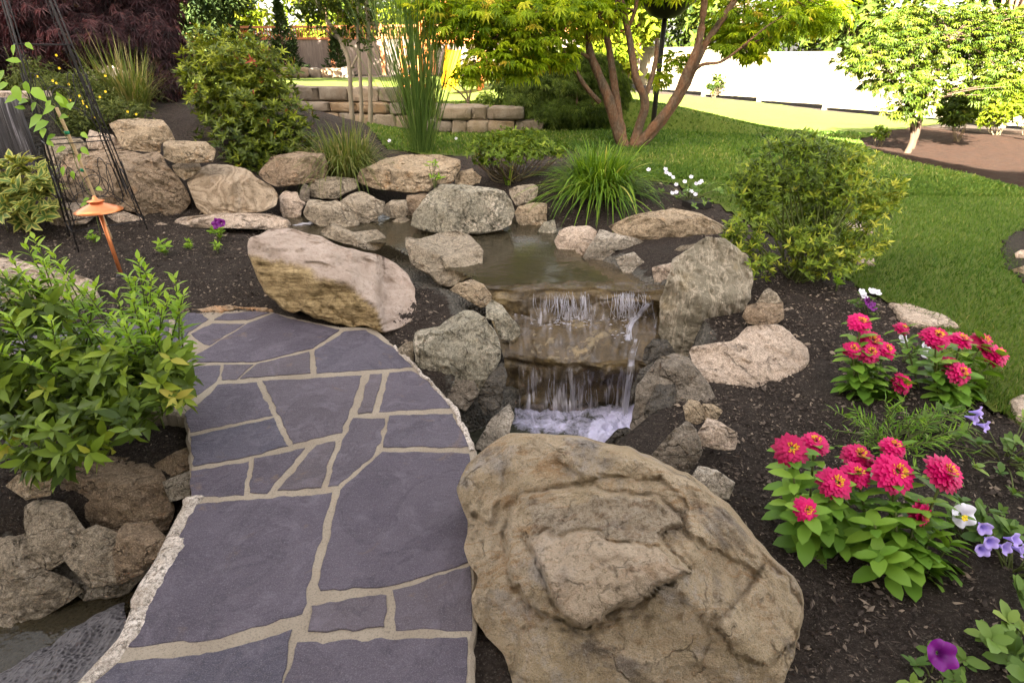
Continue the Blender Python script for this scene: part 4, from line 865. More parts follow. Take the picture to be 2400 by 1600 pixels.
for x in r.uniform(1225, 1450, 14):
    d_ = -.06+r.normal(0, .008); e0, e1 = r.uniform(.0, .5), r.uniform(.6, 1.0); z0, z1 = -.15-.28*e0, -.15-.28*e1
    m.tube(smooth_path([Gz(x, 864+94*e0, z0)+[0, d_, 0], Gz(x+r.normal(0, 3), 864+94*(e0+e1)/2, (z0+z1)/2)+[0, d_, 0], Gz(x+r.normal(0, 5), 864+94*e1, z1)+[0, d_, 0]], 8), r.uniform(.0006, .0016), 4, r.random())
o = m.build('white_strands', M_VEIL, fall); o['kind'] = 'stuff'
V_, T_, o_ = [], [], 0
sp = MB()
for cx, cy, cz, n_, sx in ((1320, 752, .005, 26, 20), (1366, 750, .005, 8, 8), (1468, 748, .005, 26, 20), (1260, 750, .0, 8, 16), (1455, 780, -.02, 10, 8)):
    for k in range(n_):
        q_ = Gz(cx+r.normal(0, sx), cy+r.normal(0, 7), cz)+[0, -.04, .012]; w_ = r.uniform(.004, .012); sp.tube([q_+[-w_, 0, 0], q_+[0, -.004, w_*.6], q_+[w_, 0, 0]], [.001, w_*.35, .001], 5, r.random())
o = sp.build('splash', M_VEIL, fall); o['kind'] = 'stuff'
# foam pool
fx_, fy_ = np.linspace(-.28, .78, 170), np.linspace(2.25, 2.95, 120)
X, Y = np.meshgrid(fx_, fy_, indexing='ij'); a_, b_, _ = proj(np.stack([X, Y, X*0-.42], -1).reshape(-1, 3))
foam1 = sdf([(1205,945),(1300,935),(1400,945),(1535,942),(1530,1020),(1420,1045),(1340,1035),(1260,1030),(1180,1000)], a_, b_)
foam2 = sdf([(1385,980),(1440,960),(1535,945),(1545,1050),(1375,1050),(1375,1010)], a_, b_)
hit = np.maximum(sstep(-20, 25, foam1)*.46, sstep(-22, 28, foam2)*.9)
q = np.stack([X.ravel(), Y.ravel(), X.ravel()*0-.425], 1); n1 = fbm(q*[14, 14, 1], 71, 5)
q[:, 2] += .02*n1*(.3+hit)+.05*hit*np.clip(.6+n1*.5, 0, 1.2)
o = mk('foam', q, grid_faces(*X.shape), M_FOAM, attrs={'hit': hit}, kind='stuff', label='white foam churned up below the waterfall')
# froth at the back of the pond
q0 = Gz(725, 523, .175); m = MB(); r = np.random.default_rng(4)
th = np.linspace(0, 2*math.pi, 24, endpoint=False)
for k in range(5):
    c = q0+[r.normal(0, .05), r.normal(0, .03), 0]; rr_ = .02*(1+.45*r.normal(0, 1, 24)); V = np.stack([c[0]+rr_*1.8*np.cos(th), c[1]+rr_*np.sin(th), c[2]+0*th], 1)
    V2 = np.stack([c[0]+rr_*1.2*np.cos(th), c[1]+rr_*.6*np.sin(th), c[2]+.004+0*th], 1); i = np.arange(24); j = (i+1) % 24
    m.add(np.concatenate([V, V2, [c+[0, 0, .006]]]), np.stack([i, j, j+24, i+24], 1)); m.add(np.concatenate([V2, [c+[0, 0, .006]]]), np.stack([i, j, i*0+24], 1))
m.build('foam', M_VEIL, kind='stuff', label='small white froth patch at the back of the pond')

# ledge water curtain at the far left: dark stone with a sheet of water
cur = thing('water_curtain', on(20, 420), 'dark stone slab with a straight sheet of water falling at the left edge', 'fountain')
p0, p1 = Gy(-150, 222, 5.6), Gy(66, 222, 5.6)
zt = p1[2]; zb = .2
m = MB(); m.box(((p0[0]+p1[0])/2, 5.6+.12, (zt+zb)/2-.03), (p1[0]-p0[0], .22, zt-zb-.06)); m.build('stone_block', R_WET, cur, smooth=False)
m = MB(); m.box(((p0[0]+p1[0])/2, 5.6+.10, zt-.005), (p1[0]-p0[0]+.06, .3, .05)); m.build('capstone', R_PALE, cur, smooth=False)
nu, nv = 130, 30; X, T = np.meshgrid(np.linspace(p0[0], p1[0]-.02, nu), np.linspace(0, 1, nv), indexing='ij')
Zc = zt-.02-(zt-zb)*T; Yc = 5.6-.09-.06*T**.5-.012*fbm(np.stack([X.ravel()*28, T.ravel()*1.2, X.ravel()*0], 1), 5, 3).reshape(X.shape)
def curtmat():
    M = Mat('curtain_water'); s = M.attr('s'); t = M.attr('t')
    v = M.n('CombineXYZ', {0: M.math('MULTIPLY', s, 26.0), 1: M.math('MULTIPLY', t, .9), 2: 0.0}).outputs[0]
    f = M.noise(v, 1.0, 6, .7)
    c = M.ramp(f, [(.42, (.02, .018, .02)), (.56, (.07, .065, .07)), (.68, (.42, .40, .44))])
    return M.done(M.pbsdf(c, .3, .5, M.bump(f, .8, .02)))
o = mk('water_sheet', np.stack([X, Yc, Zc], -1).reshape(-1, 3), grid_faces(nu, nv), curtmat(), cur, attrs={'s': X.ravel(), 't': T.ravel()})

# perforated grey liner at the lower left stream
def netmat():
    M = Mat('perforated_liner'); v = M.coords()
    vo = M.n('TexVoronoi', {'Vector': v, 'Scale': 55, 'Randomness': .45}).outputs['Distance']
    c = M.ramp(vo, [(.18, (.035, .03, .033)), (.42, (.14, .128, .132))])
    return M.done(M.pbsdf(c, .6, .3, M.bump(vo, .8, .02)))
a = np.linspace(0, 1, 60); X, T = np.meshgrid(a, a, indexing='ij')
P0, P1, P2, P3 = Gz(-120, 1640, -.46), Gz(290, 1405, -.50), Gz(330, 1640, -.30), Gz(-120, 1850, -.28)
q = ((P0*(1-X[..., None])+P1*X[..., None])*(1-T[..., None])+(P3*(1-X[..., None])+P2*X[..., None])*T[..., None]).reshape(-1, 3)
n1 = fbm(q*[5, 5, 5], 33, 4); q[:, 2] += .05*n1
mk('liner_mat', q, grid_faces(60, 60)[:, ::-1], netmat(), label='grey perforated liner mat sloping into the dark stream at bottom left', cat='liner')
# ------------------------------------------------------------------ built things
M_COPPER = plain('copper', (.80, .27, .10), .3, .5, .6, .25, 18)
M_IRON = plain('dark_iron', (.035, .03, .03), .55, .4, .3, .3, 30)
M_BAMBOO = plain('bamboo', (.52, .36, .20), .55, .3, 0, .25, 25)
M_TIE = plain('green_tie', (.02, .22, .10), .5)
def woodmat(name, c1, c2, bands=22.0):
    M = Mat(name); v = M.coords((7, 7, .8)); f = M.noise(v, 3, 5, .6, .6); r = M.attr()
    c = M.mix(M.ramp(f, [(.3, 0), (.7, 1)]), c1, c2); c = M.mix(M.math('MULTIPLY', r, .4), c, tuple(x*.55 for x in c1))
    return M.done(M.pbsdf(c, .75, .2, M.bump(f, .3, .01)))
M_CEDAR = woodmat('cedar_boards', (.14, .105, .085), (.21, .165, .135)); M_REDPOST = woodmat('cedar_posts', (.30, .11, .045), (.40, .16, .07))
M_CREAM = woodmat('cream_boards', (.20, .172, .115), (.26, .225, .15)); M_PLAY = woodmat('play_timber', (.50, .13, .03), (.62, .19, .05))
M_YELLOW = plain('yellow_plastic', (.75, .40, .01), .4); M_BATH = plain('bronze_bowl', (.018, .014, .012), .6, .3)
M_RETAIN = None
# the house behind the photographer: its roof line casts the shade over the garden
M_SIDING = woodmat('house_siding', (.46, .41, .34), (.52, .47, .40)); M_ROOF = plain('roof_shingles', (.06, .055, .05), .9, .2, 0, .4, 14, .4)
M_GLASS = plain('window_glass', (.03, .035, .04), .08, .6); M_TRIM = plain('white_trim', (.7, .69, .66), .6)
hs = thing('house', (-4, -3, 0), 'beige gabled house behind the viewer whose shade covers the garden', 'house')
m = MB(); m.box((-5.6, -7, 3.0), (17, 8, 7.0))
g = [(-8.2, -.5), (2.95, -.5), (2.95, 4.55), (-3, 9.45), (-8.2, 6.6)]
m.add([(x, -2.75, z) for x, z in g]+[(x, -11, z) for x, z in g], [[0,1,6,5],[1,2,7,6]]); m.add([(x, -2.75, z) for x, z in g], [[0,4,3,2,1]])
m.build('wall', M_SIDING, hs, smooth=False)
m = MB()
def roofplane(a, b, c, d): m.add([a, b, c, d]+[tuple(np.array(q)-[0, 0, .14]) for q in (a, b, c, d)], [[0,1,2,3],[7,6,5,4],[0,4,5,1],[1,5,6,2],[2,6,7,3],[3,7,4,0]])
roofplane((-3, -2.4, 9.62), (3.2, -2.4, 4.5), (3.2, -11.2, 4.5), (-3, -11.2, 9.62)); roofplane((-3, -2.4, 9.62), (-8.6, -2.4, 6.5), (-8.6, -11.2, 6.5), (-3, -11.2, 9.62))
roofplane((-32.2, -2.4, 8.0), (-4.6, -2.4, 8.0), (-4.6, -4.6, 10.5), (-32.2, -4.6, 10.5)); roofplane((-32.2, -4.6, 10.5), (-4.6, -4.6, 10.5), (-4.6, -11, 7), (-32.2, -11, 7))  # unseen wing, ridge raised and stretched left to shade maple and beds
m.build('roof', M_ROOF, hs, smooth=False)
m = MB(); m.box((-20, -6.8, 3.7), (23.8, 8.2, 8.4)); m.build('shade_wing_wall', M_SIDING, hs, smooth=False)  # wall under the wing roof that was lengthened for shade
for x, z, ww, hh in ((-5.5, 2, 1.6, 1.5), (1.4, 2, 1.2, 1.5), (-4.8, 5, 1.3, 1.3), (-1.2, 5, 1.3, 1.3), (-2.2, 1.35, 1.9, 2.3)):
    m = MB(); 
    for dx, dz, sx, sz in ((-ww/2, 0, .1, hh), (ww/2, 0, .1, hh), (0, hh/2, ww+.1, .1), (0, -hh/2, ww+.1, .1)): m.box((x+dx, -2.72, z+dz), (sx, .08, sz))
    wf = m.build('window', M_TRIM, hs, smooth=False); m = MB(); m.box((x, -2.73, z), (ww-.1, .03, hh-.1)); m.build('pane', M_GLASS, wf, smooth=False)

# right cream fence: stepped panels
d_ = np.array([-.587, .81]); p0 = np.array([10.3, 19.5]); PW = 2.4
fr = thing('fence', (p0[0], p0[1], H(p0[0], p0[1])), 'cream painted board fence with stepped panels in full sun at the right', 'fence')
mp_, mo = MB(), MB(); ang = math.atan2(d_[1], d_[0]); r = np.random.default_rng(3)
for i in range(-5, 8):
    a = p0+d_*PW*i; b = a+d_*PW; za = min(float(H(*a)), float(H(*b))); zmax = max(float(H(*a)), float(H(*b))); top = zmax+1.6
    mo = MB(); mo.box((a[0], a[1], (float(H(*a))+top)/2+.02), (.12, .12, top-float(H(*a))+.12), ang, r.random()); mo.build('post', M_CREAM, fr, smooth=False)
    nb = 16
    for k in range(nb):
        q = a+d_*(.06+(PW-.12)*(k+.5)/nb); h0 = zmax+.04+.01*r.random(); mp_.box((q[0], q[1], (h0+top-.3)/2), ((PW-.12)/nb-.008, .03, top-.3-h0), ang, r.random())
    for k in range(26):
        q = a+d_*(.08+(PW-.16)*(k+.5)/26); mp_.box((q[0], q[1], top-.17), (.055, .025, .2), ang, r.random())
    c = a+d_*PW/2
    for zz, t in ((top-.29, .07), (top-.17, .05), (top-.05, .07), (zmax+.15, .06)): mp_.box((c[0]-.01, c[1]-.01, zz), (PW-.13, .055, t), ang, r.random())
mp_.build('board_panels', M_CREAM, fr, smooth=False)
# far cedar fence with lattice top
fl = thing('fence', (-8, 25.5, H(-8, 25.5)), 'brown cedar fence with red posts and open baluster top at the far left', 'fence')
mp_, ml = MB(), MB()
for i in range(12):
    x0 = -20+i*2.1; y0 = 25.5-.06*(x0+8); zg = float(H(x0, y0))
    m = MB(); m.box((x0, y0-.09, zg+.85), (.15, .12, 1.9), 0, .3); m.build('post', M_REDPOST, fl, smooth=False)
    for k in range(14): 
        xx = x0+.08+(k+.5)*2.0/14; mp_.box((xx, y0, zg+.64), (.138, .03, 1.3+.02*r.random()), 0, r.random())
    for k in range(18): ml.box((x0+.1+(k+.5)*1.95/18, y0, zg+1.52), (.035, .03, .36), 0, r.random())
    for zz in (1.33, 1.74): ml.box((x0+1.05, y0-.02, zg+zz), (2.0, .07, .08), 0, .2)
mp_.build('board_panel', M_CEDAR, fl, smooth=False); ml.build('baluster_top', M_REDPOST, fl, smooth=False)

# dry stone walls
def wallmat():
    M = Mat('wall_stone'); v = M.coords(); r = M.attr(); f = M.noise(v, 5, 5, .6); g = M.noise(v, 40, 5, .7)
    c = M.ramp(r, [(0, (.13, .10, .07)), (.35, (.21, .165, .11)), (.6, (.23, .145, .07)), (.8, (.25, .20, .15)), (1, (.155, .125, .095))])
    c = M.mix(M.ramp(f, [(.4, 0), (.75, .6)]), c, (.30, .26, .21)); c = M.mix(M.ramp(g, [(.34, .6), (.46, 0)]), c, (.12, .10, .08))
    return M.done(M.pbsdf(c, .85, .2, M.bump(M.math('ADD', g, f), .6, .03)))
M_RETAIN = wallmat()
ICO[3] = ico(3)
def blob(mb, c, size, rz, seed, e=.35, nz=.12):
    n, F = ICO[3]; q = np.sign(n)*np.abs(n)**e; q /= np.max(np.abs(q)); q = q+nz*np.stack([fbm(n*1.6+seed, seed, 3), fbm(n*1.6+seed+9, seed+1, 3), fbm(n*1.6+seed+19, seed+2, 3)], 1)
    q = q*np.asarray(size)/2; ca, sa = math.cos(rz), math.sin(rz); q = np.stack([q[:, 0]*ca-q[:, 1]*sa, q[:, 0]*sa+q[:, 1]*ca, q[:, 2]], 1)+np.asarray(c)
    mb.add(q, F, np.random.default_rng(seed).random())
def drystone(name, pts, h0, h1, ch, lab, seed):
    P = np.array(pts, float); r = np.random.default_rng(seed); L = np.linalg.norm(P[1]-P[0]); u = (P[1]-P[0])/L; an = math.atan2(u[1], u[0]); m = MB(); z = 0; c = 0
    zb = min(float(H(*(P[0]-[0, .4]))), float(H(*(P[1]-[0, .4]))))
    while z < max(h0, h1)-.03:
        hh = ch*r.uniform(.8, 1.25); x = -.1-r.uniform(0, .3)
        while x < L:
            ww = r.uniform(.22, .6)*(ch/.15)**.6
            if z+hh*.5 < h0+(h1-h0)*(x+ww/2)/L:
                q = P[0]+u*(x+ww/2); blob(m, (q[0], q[1]+.04*z+r.normal(0, .03), zb+z+hh/2), (ww*1.02, .38, hh*r.uniform(.92, 1.08)), an+r.normal(0, .06), int(r.integers(1e6)), .3, .11)
            x += ww
        z += hh; c += 1
    return m.build(name, M_RETAIN, label=lab, cat='stone wall')
drystone('stone_wall', [(-1.05, 9.35), (.15, 9.3)], .44, .44, .17, 'low dry stone retaining wall of squared blocks behind the tall grass', 5)
drystone('stone_wall', [(-3.9, 10.6), (-.95, 9.6)], .72, .46, .2, 'rougher stepped stone wall of thick slabs behind the grass clump', 9)
for k in range(15):
    x = -11.6+k*.40+random.uniform(-.05, .05); y = 22.3+random.uniform(-.1, .1); m = MB(); blob(m, (x, y, float(H(x, y))+.13), (random.uniform(.36, .5), .35, random.uniform(.26, .42)), random.uniform(-.3, .3), 300+k, .6, .2)
    m.build('edging_stone', M_RETAIN, label='rounded grey edging stone in the far row under the cedar fence', cat='stone', group='edging stones below the far fence')
# play tower with slide
c = Gy(1062, 190, 16.5); c[2] = H(c[0], c[1]); pl = thing('play_tower', c, 'orange timber play tower with a yellow slide beyond the tall grass', 'play set')
for sx in (-.75, .75):
    for sy in (-.6, .6): m = MB(); m.box(c+[sx, sy, 1.3], (.12, .12, 2.6), 0, .2); m.build('post', M_PLAY, pl, smooth=False)
m = MB(); m.box(c+[0, 0, 1.15], (1.6, 1.3, .12)); m.box(c+[0, -.62, 1.95], (1.5, .05, .1)); m.box(c+[0, -.62, 1.3], (1.5, .05, .1)); m.build('deck', M_PLAY, pl, smooth=False)
m = MB(); 
for k in range(9): m.box(c+[-.64+k*.16, -.63, 1.62], (.05, .03, .6), 0, (k*7 % 5)/5)
m.build('railing', M_PLAY, pl, smooth=False)
m = MB(); m.add([c+[-.95, -.8, 2.55], c+[.95, -.8, 2.55], c+[.95, 0, 3.3], c+[-.95, 0, 3.3], c+[-.95, .8, 2.55], c+[.95, .8, 2.55]], [[0,1,2,3],[3,2,5,4]]); m.build('roof', M_PLAY, pl, smooth=False)
u = np.linspace(0, 1, 24); P = np.stack([c[0]+.15+.0*u, c[1]-.65-1.7*u, c[2]+.95-.85*u+.12*np.sin(u*6)*(1-u)], 1); V = []
for dx, dz in ((-.2, .15), (-.19, 0), (0, -.03), (.19, 0), (.2, .15)): V.append(P+[dx, 0, dz])
mk('slide', np.stack(V, 1).reshape(-1, 3), grid_faces(24, 5), M_YELLOW, pl)
m = MB()
for sx in (-.72, -.28): m.tube([c+[sx-.5, -.62, 1.2], c+[sx-.5, -1.0, 0]], .045, 6)
for k in range(5): m.tube([c+[-1.22, -.66-.075*k, 1.0-.22*k], c+[-.78, -.66-.075*k, 1.0-.22*k]], .03, 6)
m.build('ladder', M_PLAY, pl)
# bird bath bowl on a pole
b = Gy(1562, 8, 8.6); zg = float(H(b[0], b[1])); bb = thing('bird_bath', (b[0], b[1], zg), 'dark bronze bird bath bowl on a slim pole among the maple stems', 'bird bath')
m = MB(); m.lathe((b[0], b[1], b[2]-.05), [(.02, -.13), (.10, -.13), (.2, -.09), (.30, .0), (.385, .055), (.39, .075), (.36, .06), (.28, .02), (.15, -.06), (.01, -.09)], 40); m.build('bowl', M_BATH, bb)
m = MB(); m.tube([(b[0], b[1], zg-.1), (b[0], b[1], b[2]-.17)], .035, 10); m.build('pole', M_BATH, bb)

# copper path light
q = on(285, 645); lt = thing('path_light', q, 'copper path light with a wide conical hat on a slim stem in dark mulch', 'path light')
tp = Gy(238, 488, q[1]); hz = tp[2]-q[2]
m = MB(); m.tube([q+[0, 0, -.05], q+[0, 0, hz]], .0135, 10); m.build('stem', M_COPPER, lt)
m = MB(); m.lathe(q+[0, 0, hz], [(.0, .012), (.03, .010), (.143, -.020), (.146, -.016), (.10, .008), (.045, .032), (.035, .044), (.0, .046)], 40); sh_ = m.build('shade', M_COPPER, lt)
m = MB(); m.lathe(q+[0, 0, hz+.046], [(.0, .0), (.05, .0), (.052, .006), (.02, .012), (.012, .03), (.007, .038), (0, .04)], 20); m.build('finial', M_COPPER, lt)
m = MB(); m.lathe(q, [(.0, .012), (.03, .012), (.036, .0), (.036, -.03)], 18); m.build('base_collar', M_IRON, lt)

# wire obelisk trellis
A_, B_ = on(184, 592), on(350, 540); ab = B_-A_; pn = np.array([-ab[1], ab[0], 0])*.82; Cc, Dd = A_+pn, B_+pn; ctr = (A_+B_+Cc+Dd)/4
tr = thing('obelisk_trellis', ctr, 'tall dark wire obelisk trellis with scrolls and a few pale vine leaves', 'trellis')
TH = 2.7
def tp_(corner, h): f = 1-.72*min(1, max(0, h)/TH); return np.array([ctr[0]+(corner[0]-ctr[0])*f, ctr[1]+(corner[1]-ctr[1])*f, ctr[2]+h])
cs = [A_, B_, Dd, Cc]
for cidx, co in enumerate(cs):
    m = MB(); mid = (cs[(cidx+1) % 4]-co); mid /= np.linalg.norm(mid); mid2 = cs[(cidx-1) % 4]-co; mid2 /= np.linalg.norm(mid2)
    m.tube([tp_(co, -.08), tp_(co, TH)], .0048, 6)
    for dd in (mid, mid2): m.tube([tp_(co, .12)+dd*.03, tp_(co, TH)+dd*.02], .0036, 5)
    for hh in np.arange(.2, TH, .28): m.tube([tp_(co, hh)+mid*.03, tp_(co, hh+.1)+mid2*.03], .003, 4)
    m.build('leg', M_IRON, tr)
for hh in (.13, .78, 1.45, 2.1):
    m = MB(); ps = [tp_(c_, hh) for c_ in cs]
    for i in range(4): m.tube([ps[i], ps[(i+1) % 4]], .0042, 5)
    m.build('ring', M_IRON, tr)
m = MB(); th = np.linspace(0, 2*math.pi, 30)
for i in range(4):
    a, b_ = cs[i], cs[(i+1) % 4]
    for hh, rr_ in ((.45, .085), (1.1, .07)):
        pa, pb = tp_(a, hh), tp_(b_, hh); ce = (pa+pb)/2; ux = (pb-pa)/np.linalg.norm(pb-pa)
        m.tube(ce+np.cos(th)[:, None]*ux*rr_+np.sin(th)[:, None]*np.array([0, 0, rr_]), .0034, 5)
        for sg in (-1, 1):
            m.tube(ce+ux*sg*(rr_+.045)+np.cos(th)[:, None]*ux*.035+np.sin(th)[:, None]*np.array([0, 0, .16]), .003, 5)
            m.tube(smooth_path([tp_(a if sg < 0 else b_, hh-.3), ce+ux*sg*.12+[0, 0, -.12], ce+[0, 0, -rr_]], 14), .003, 5)
m.build('scrollwork', M_IRON, tr)
s0, s1 = Gy(132, 252, 4.45), on(262, 560)
m = MB(); m.tube(smooth_path([s1+[0, 0, -.03], (s0+s1)/2+[.008, 0, 0], s0], 12), np.linspace(.0095, .0125, 12), 8); st = m.build('bamboo_stake', M_BAMBOO, label='slanting bamboo stake with green ties inside the trellis', cat='stake')
m = MB()
for f in (.28, .72): ce = s0+(s1-s0)*f*.62; m.tube([ce+[0, 0, .012], ce+[0, 0, -.012]], .017, 8)
m.build('tie', M_TIE, st)

# stepping stones at the lawn edge and a small pit
STP = [([(2080,716),(2097,718),(2120,716),(2158,728),(2212,743),(2246,774),(2161,773),(2110,757)], 'largest flat stepping stone at the lawn edge behind the zinnias'),
       ([(1980,612),(2000,602),(2030,603),(2049,615),(2046,627),(2010,624)], 'flat stepping stone just right of the yellow-green shrub'),
       ([(1982,526),(2000,519),(2030,530),(2045,556),(1990,547)], 'flat stone half hidden behind the yellow-green shrub'),
       ([(2360,950),(2400,925),(2460,945),(2450,1010),(2375,990)], 'flat stepping stone at the right frame edge')]
for k, (pl_, lb) in enumerate(STP):
    W = np.array([on(*p) for p in pl_]); zt = W[:, 2].max()+.022; m = MB(); slab(m, [tuple(p[:2]) for p in W], zt-.08, zt, jit=.012, seed=70+k, chamfer=.012); m.build('stepping_stone', R_PALE, smooth=False, label=lb, cat='stepping stone')
W = np.array([on(*p) for p in [(2345,590),(2365,560),(2400,545),(2500,540),(2550,640),(2500,690),(2400,670),(2362,635)]]); m = MB(); slab(m, [tuple(p[:2]) for p in W], W[:, 2].min()-.05, W[:, 2].max()+.02, jit=.03, seed=5); m.build('mulch_bed', M_MULCH, smooth=False, kind='structure')
rock([(2378,594),(2392,585),(2420,588),(2425,606),(2400,610),(2380,606)], .27, R_PALE, 'tan stone at the edge of the small mulch hollow in the lawn', seed=90, sub=4, name='stone', cat='stone')
rock([(2370,632),(2400,622),(2440,640),(2430,662),(2390,655)], .25, R_TAN, 'half buried tan stone in the small mulch hollow', seed=91, sub=4, name='stone', cat='stone')
q = on(1632, 484); m = MB(); m.box(q+[0, 0, .02], (.2, .14, .05), .3); m.build('plant_tray', M_BATH, label='shallow black plastic tray under the white flowers', cat='tray', smooth=False)
# ------------------------------------------------------------------ plant builders
def unit(v): return v/(np.linalg.norm(v, axis=-1, keepdims=True)+1e-9)
class Leaves:
    def __init__(s): s.V, s.Q, s.T, s.A, s.n = [], [], [], [], 0
    def _put(s, V, q, t, a):
        n, k = V.shape[:2]; i = np.arange(n)[:, None, None]*k+s.n
        if len(q): s.Q.append((i+np.array(q)[None]).reshape(-1, 4))
        if len(t): s.T.append((i+np.array(t)[None]).reshape(-1, 3))
        s.V.append(V.reshape(-1, 3)); s.A.append(np.repeat(a, k)); s.n += n*k
    def frame(s, D, N):
        D = unit(D); S = unit(np.cross(D, N)+1e-6); return D, S, np.cross(S, D)
    def leaf(s, P, D, N, L, W, rnd, droop=.25, fold=.25, wide=.45):
        D, S, U = s.frame(D, N); L = np.broadcast_to(L, (len(P),))[:, None]; W = np.broadcast_to(W, (len(P),))[:, None]
        at = lambda t: P+D*L*t-U*L*droop*t*t
        o = [P]
        for t, w_ in ((.28*wide/.45, .85), (.62*(.5+wide), .88)):
            m = at(t); o += [m+S*W*.5*w_+U*W*fold*.5*w_, m, m-S*W*.5*w_+U*W*fold*.5*w_]
        o.append(at(1.0)); s._put(np.stack(o, 1), [[1,2,5,4],[2,3,6,5]], [[0,2,1],[0,3,2],[4,5,7],[5,6,7]], rnd)
    def round(s, P, D, N, L, W, rnd, droop=.25, fold=.2):
        D, S, U = s.frame(D, N); L = np.broadcast_to(L, (len(P),))[:, None]; W = np.broadcast_to(W, (len(P),))[:, None]
        at = lambda t: P+D*L*t-U*L*droop*t*t
        o = [P]
        for t, w_ in ((.18, .62), (.5, 1.0), (.83, .68)):
            m = at(t); o += [m+S*W*.5*w_+U*W*fold*.5*w_, m, m-S*W*.5*w_+U*W*fold*.5*w_]
        o.append(at(1.0)); s._put(np.stack(o, 1), [[1,2,5,4],[2,3,6,5],[4,5,8,7],[5,6,9,8]], [[0,2,1],[0,3,2],[7,8,10],[8,9,10]], rnd)
    def dia(s, P, D, N, L, W, rnd, droop=.1, pos=.45):
        D, S, U = s.frame(D, N); L = np.broadcast_to(L, (len(P),))[:, None]; W = np.broadcast_to(W, (len(P),))[:, None]
        m = P+D*L*pos; s._put(np.stack([P, m+S*W/2+U*W*.15, m-S*W/2+U*W*.15, P+D*L-U*L*droop], 1), [], [[0,2,3],[0,3,1]], rnd)
    def blade(s, P, D, L, W, rnd, arch=.5, k=7, grav=True):
        L = np.broadcast_to(L, (len(P),))[:, None]; W = np.broadcast_to(W, (len(P),))[:, None]; arch = np.broadcast_to(arch, (len(P),))[:, None]
        D = unit(D); S = unit(np.cross(D, np.array([0, 0, 1.0]))+1e-6); o = []
        for j in range(k):
            t = j/k; m = P+D*L*t+np.array([0, 0, -1.0])*arch*L*t**2.2; w_ = (1-t**2.5)*(.55+.45*min(1, t*4)); o += [m+S*W*.5*w_, m-S*W*.5*w_]
        o.append(P+D*L+np.array([0, 0, -1.0])*arch*L)
        q = [[2*j, 2*j+1, 2*j+3, 2*j+2] for j in range(k-1)]; s._put(np.stack(o, 1), q, [[2*k-2, 2*k-1, 2*k]], rnd)
    def palm(s, P, D, N, L, rnd, lobes=7, w=.2, droop=.25):
        D, S, U = s.frame(D, N)
        for a, f in zip(np.linspace(-1.75, 1.75, lobes), 1-.42*np.abs(np.linspace(-1, 1, lobes))**1.6):
            d = D*math.cos(a)+S*math.sin(a); s.dia(P, d, U, L*f, L*f*w, rnd, droop, .5)
    def build(s, name, mat, parent=None, **kw):
        return mk(name, np.concatenate(s.V), ([np.concatenate(s.Q)] if s.Q else [])+([np.concatenate(s.T)] if s.T else []), mat, parent, attrs={'rnd': np.concatenate(s.A)}, **kw)
def rdir(r, n): return unit(r.normal(0, 1, (n, 3)))
def perp(A, r):
    B = unit(np.cross(A, rdir(r, len(A)))); return B
def whorl(Lv, P, axis, k, L, W, r, spread=1.0, base=.5, var=.25, kind='leaf', droop=.25, jit=.012):
    """k leaves round each sprig tip"""
    B = perp(axis, r); C = np.cross(axis, B); n = len(P); sr = np.clip(r.normal(base, var, n), 0, 1)
    for j in range(k):
        a = j*2.399+r.uniform(-.3, .3, n); sp = spread*r.uniform(.6, 1.25, n)
        rad = B*np.cos(a)[:, None]+C*np.sin(a)[:, None]; D = axis*np.cos(sp)[:, None]+rad*np.sin(sp)[:, None]
        N = unit(axis*np.sin(sp)[:, None]-rad*np.cos(sp)[:, None]+.15*rdir(r, n)); ln = L*r.uniform(.45, 1.2, n)
        rn = np.clip(sr+r.normal(0, .1, n)-.10*(j/k), 0, 1)
        q = P-axis*(jit*j/k)
        if kind == 'round': Lv.round(q, D, N, ln, W*ln/L, rn, droop)
        elif kind == 'leaf': Lv.leaf(q, D, N, ln, W*ln/L, rn, droop)
        else: Lv.dia(q, D, N, ln, W*ln/L, rn, droop)
def blobpts(blobs, n, r, k=2.2, half=None):
    """blobs: (center xyz, radii xyz); points near the shells"""
    w_ = np.array([b[1][0]*b[1][2] for b in blobs]); ch = r.choice(len(blobs), n, p=w_/w_.sum())
    C = np.array([b[0] for b in blobs])[ch]; R = np.array([b[1] for b in blobs])[ch]; d = rdir(r, n)
    rad = r.random(n)**(1/k); wob = 1+.18*fbm(d*2.5+C, 5, 3)
    return C+d*R*(rad*wob)[:, None], unit(d/R*R.mean(1)[:, None]), rad
def pxblob(px, py, rx, ry, y, deep=.8):
    c = Gy(px, py, y); t = y/ray(px, py)[1]; return (c, np.array([rx*t/FPX, rx*t/FPX*deep, ry*t/FPX*1.05]))
def pxpath(pts): return [Gy(a, b, y) for a, b, y in pts]
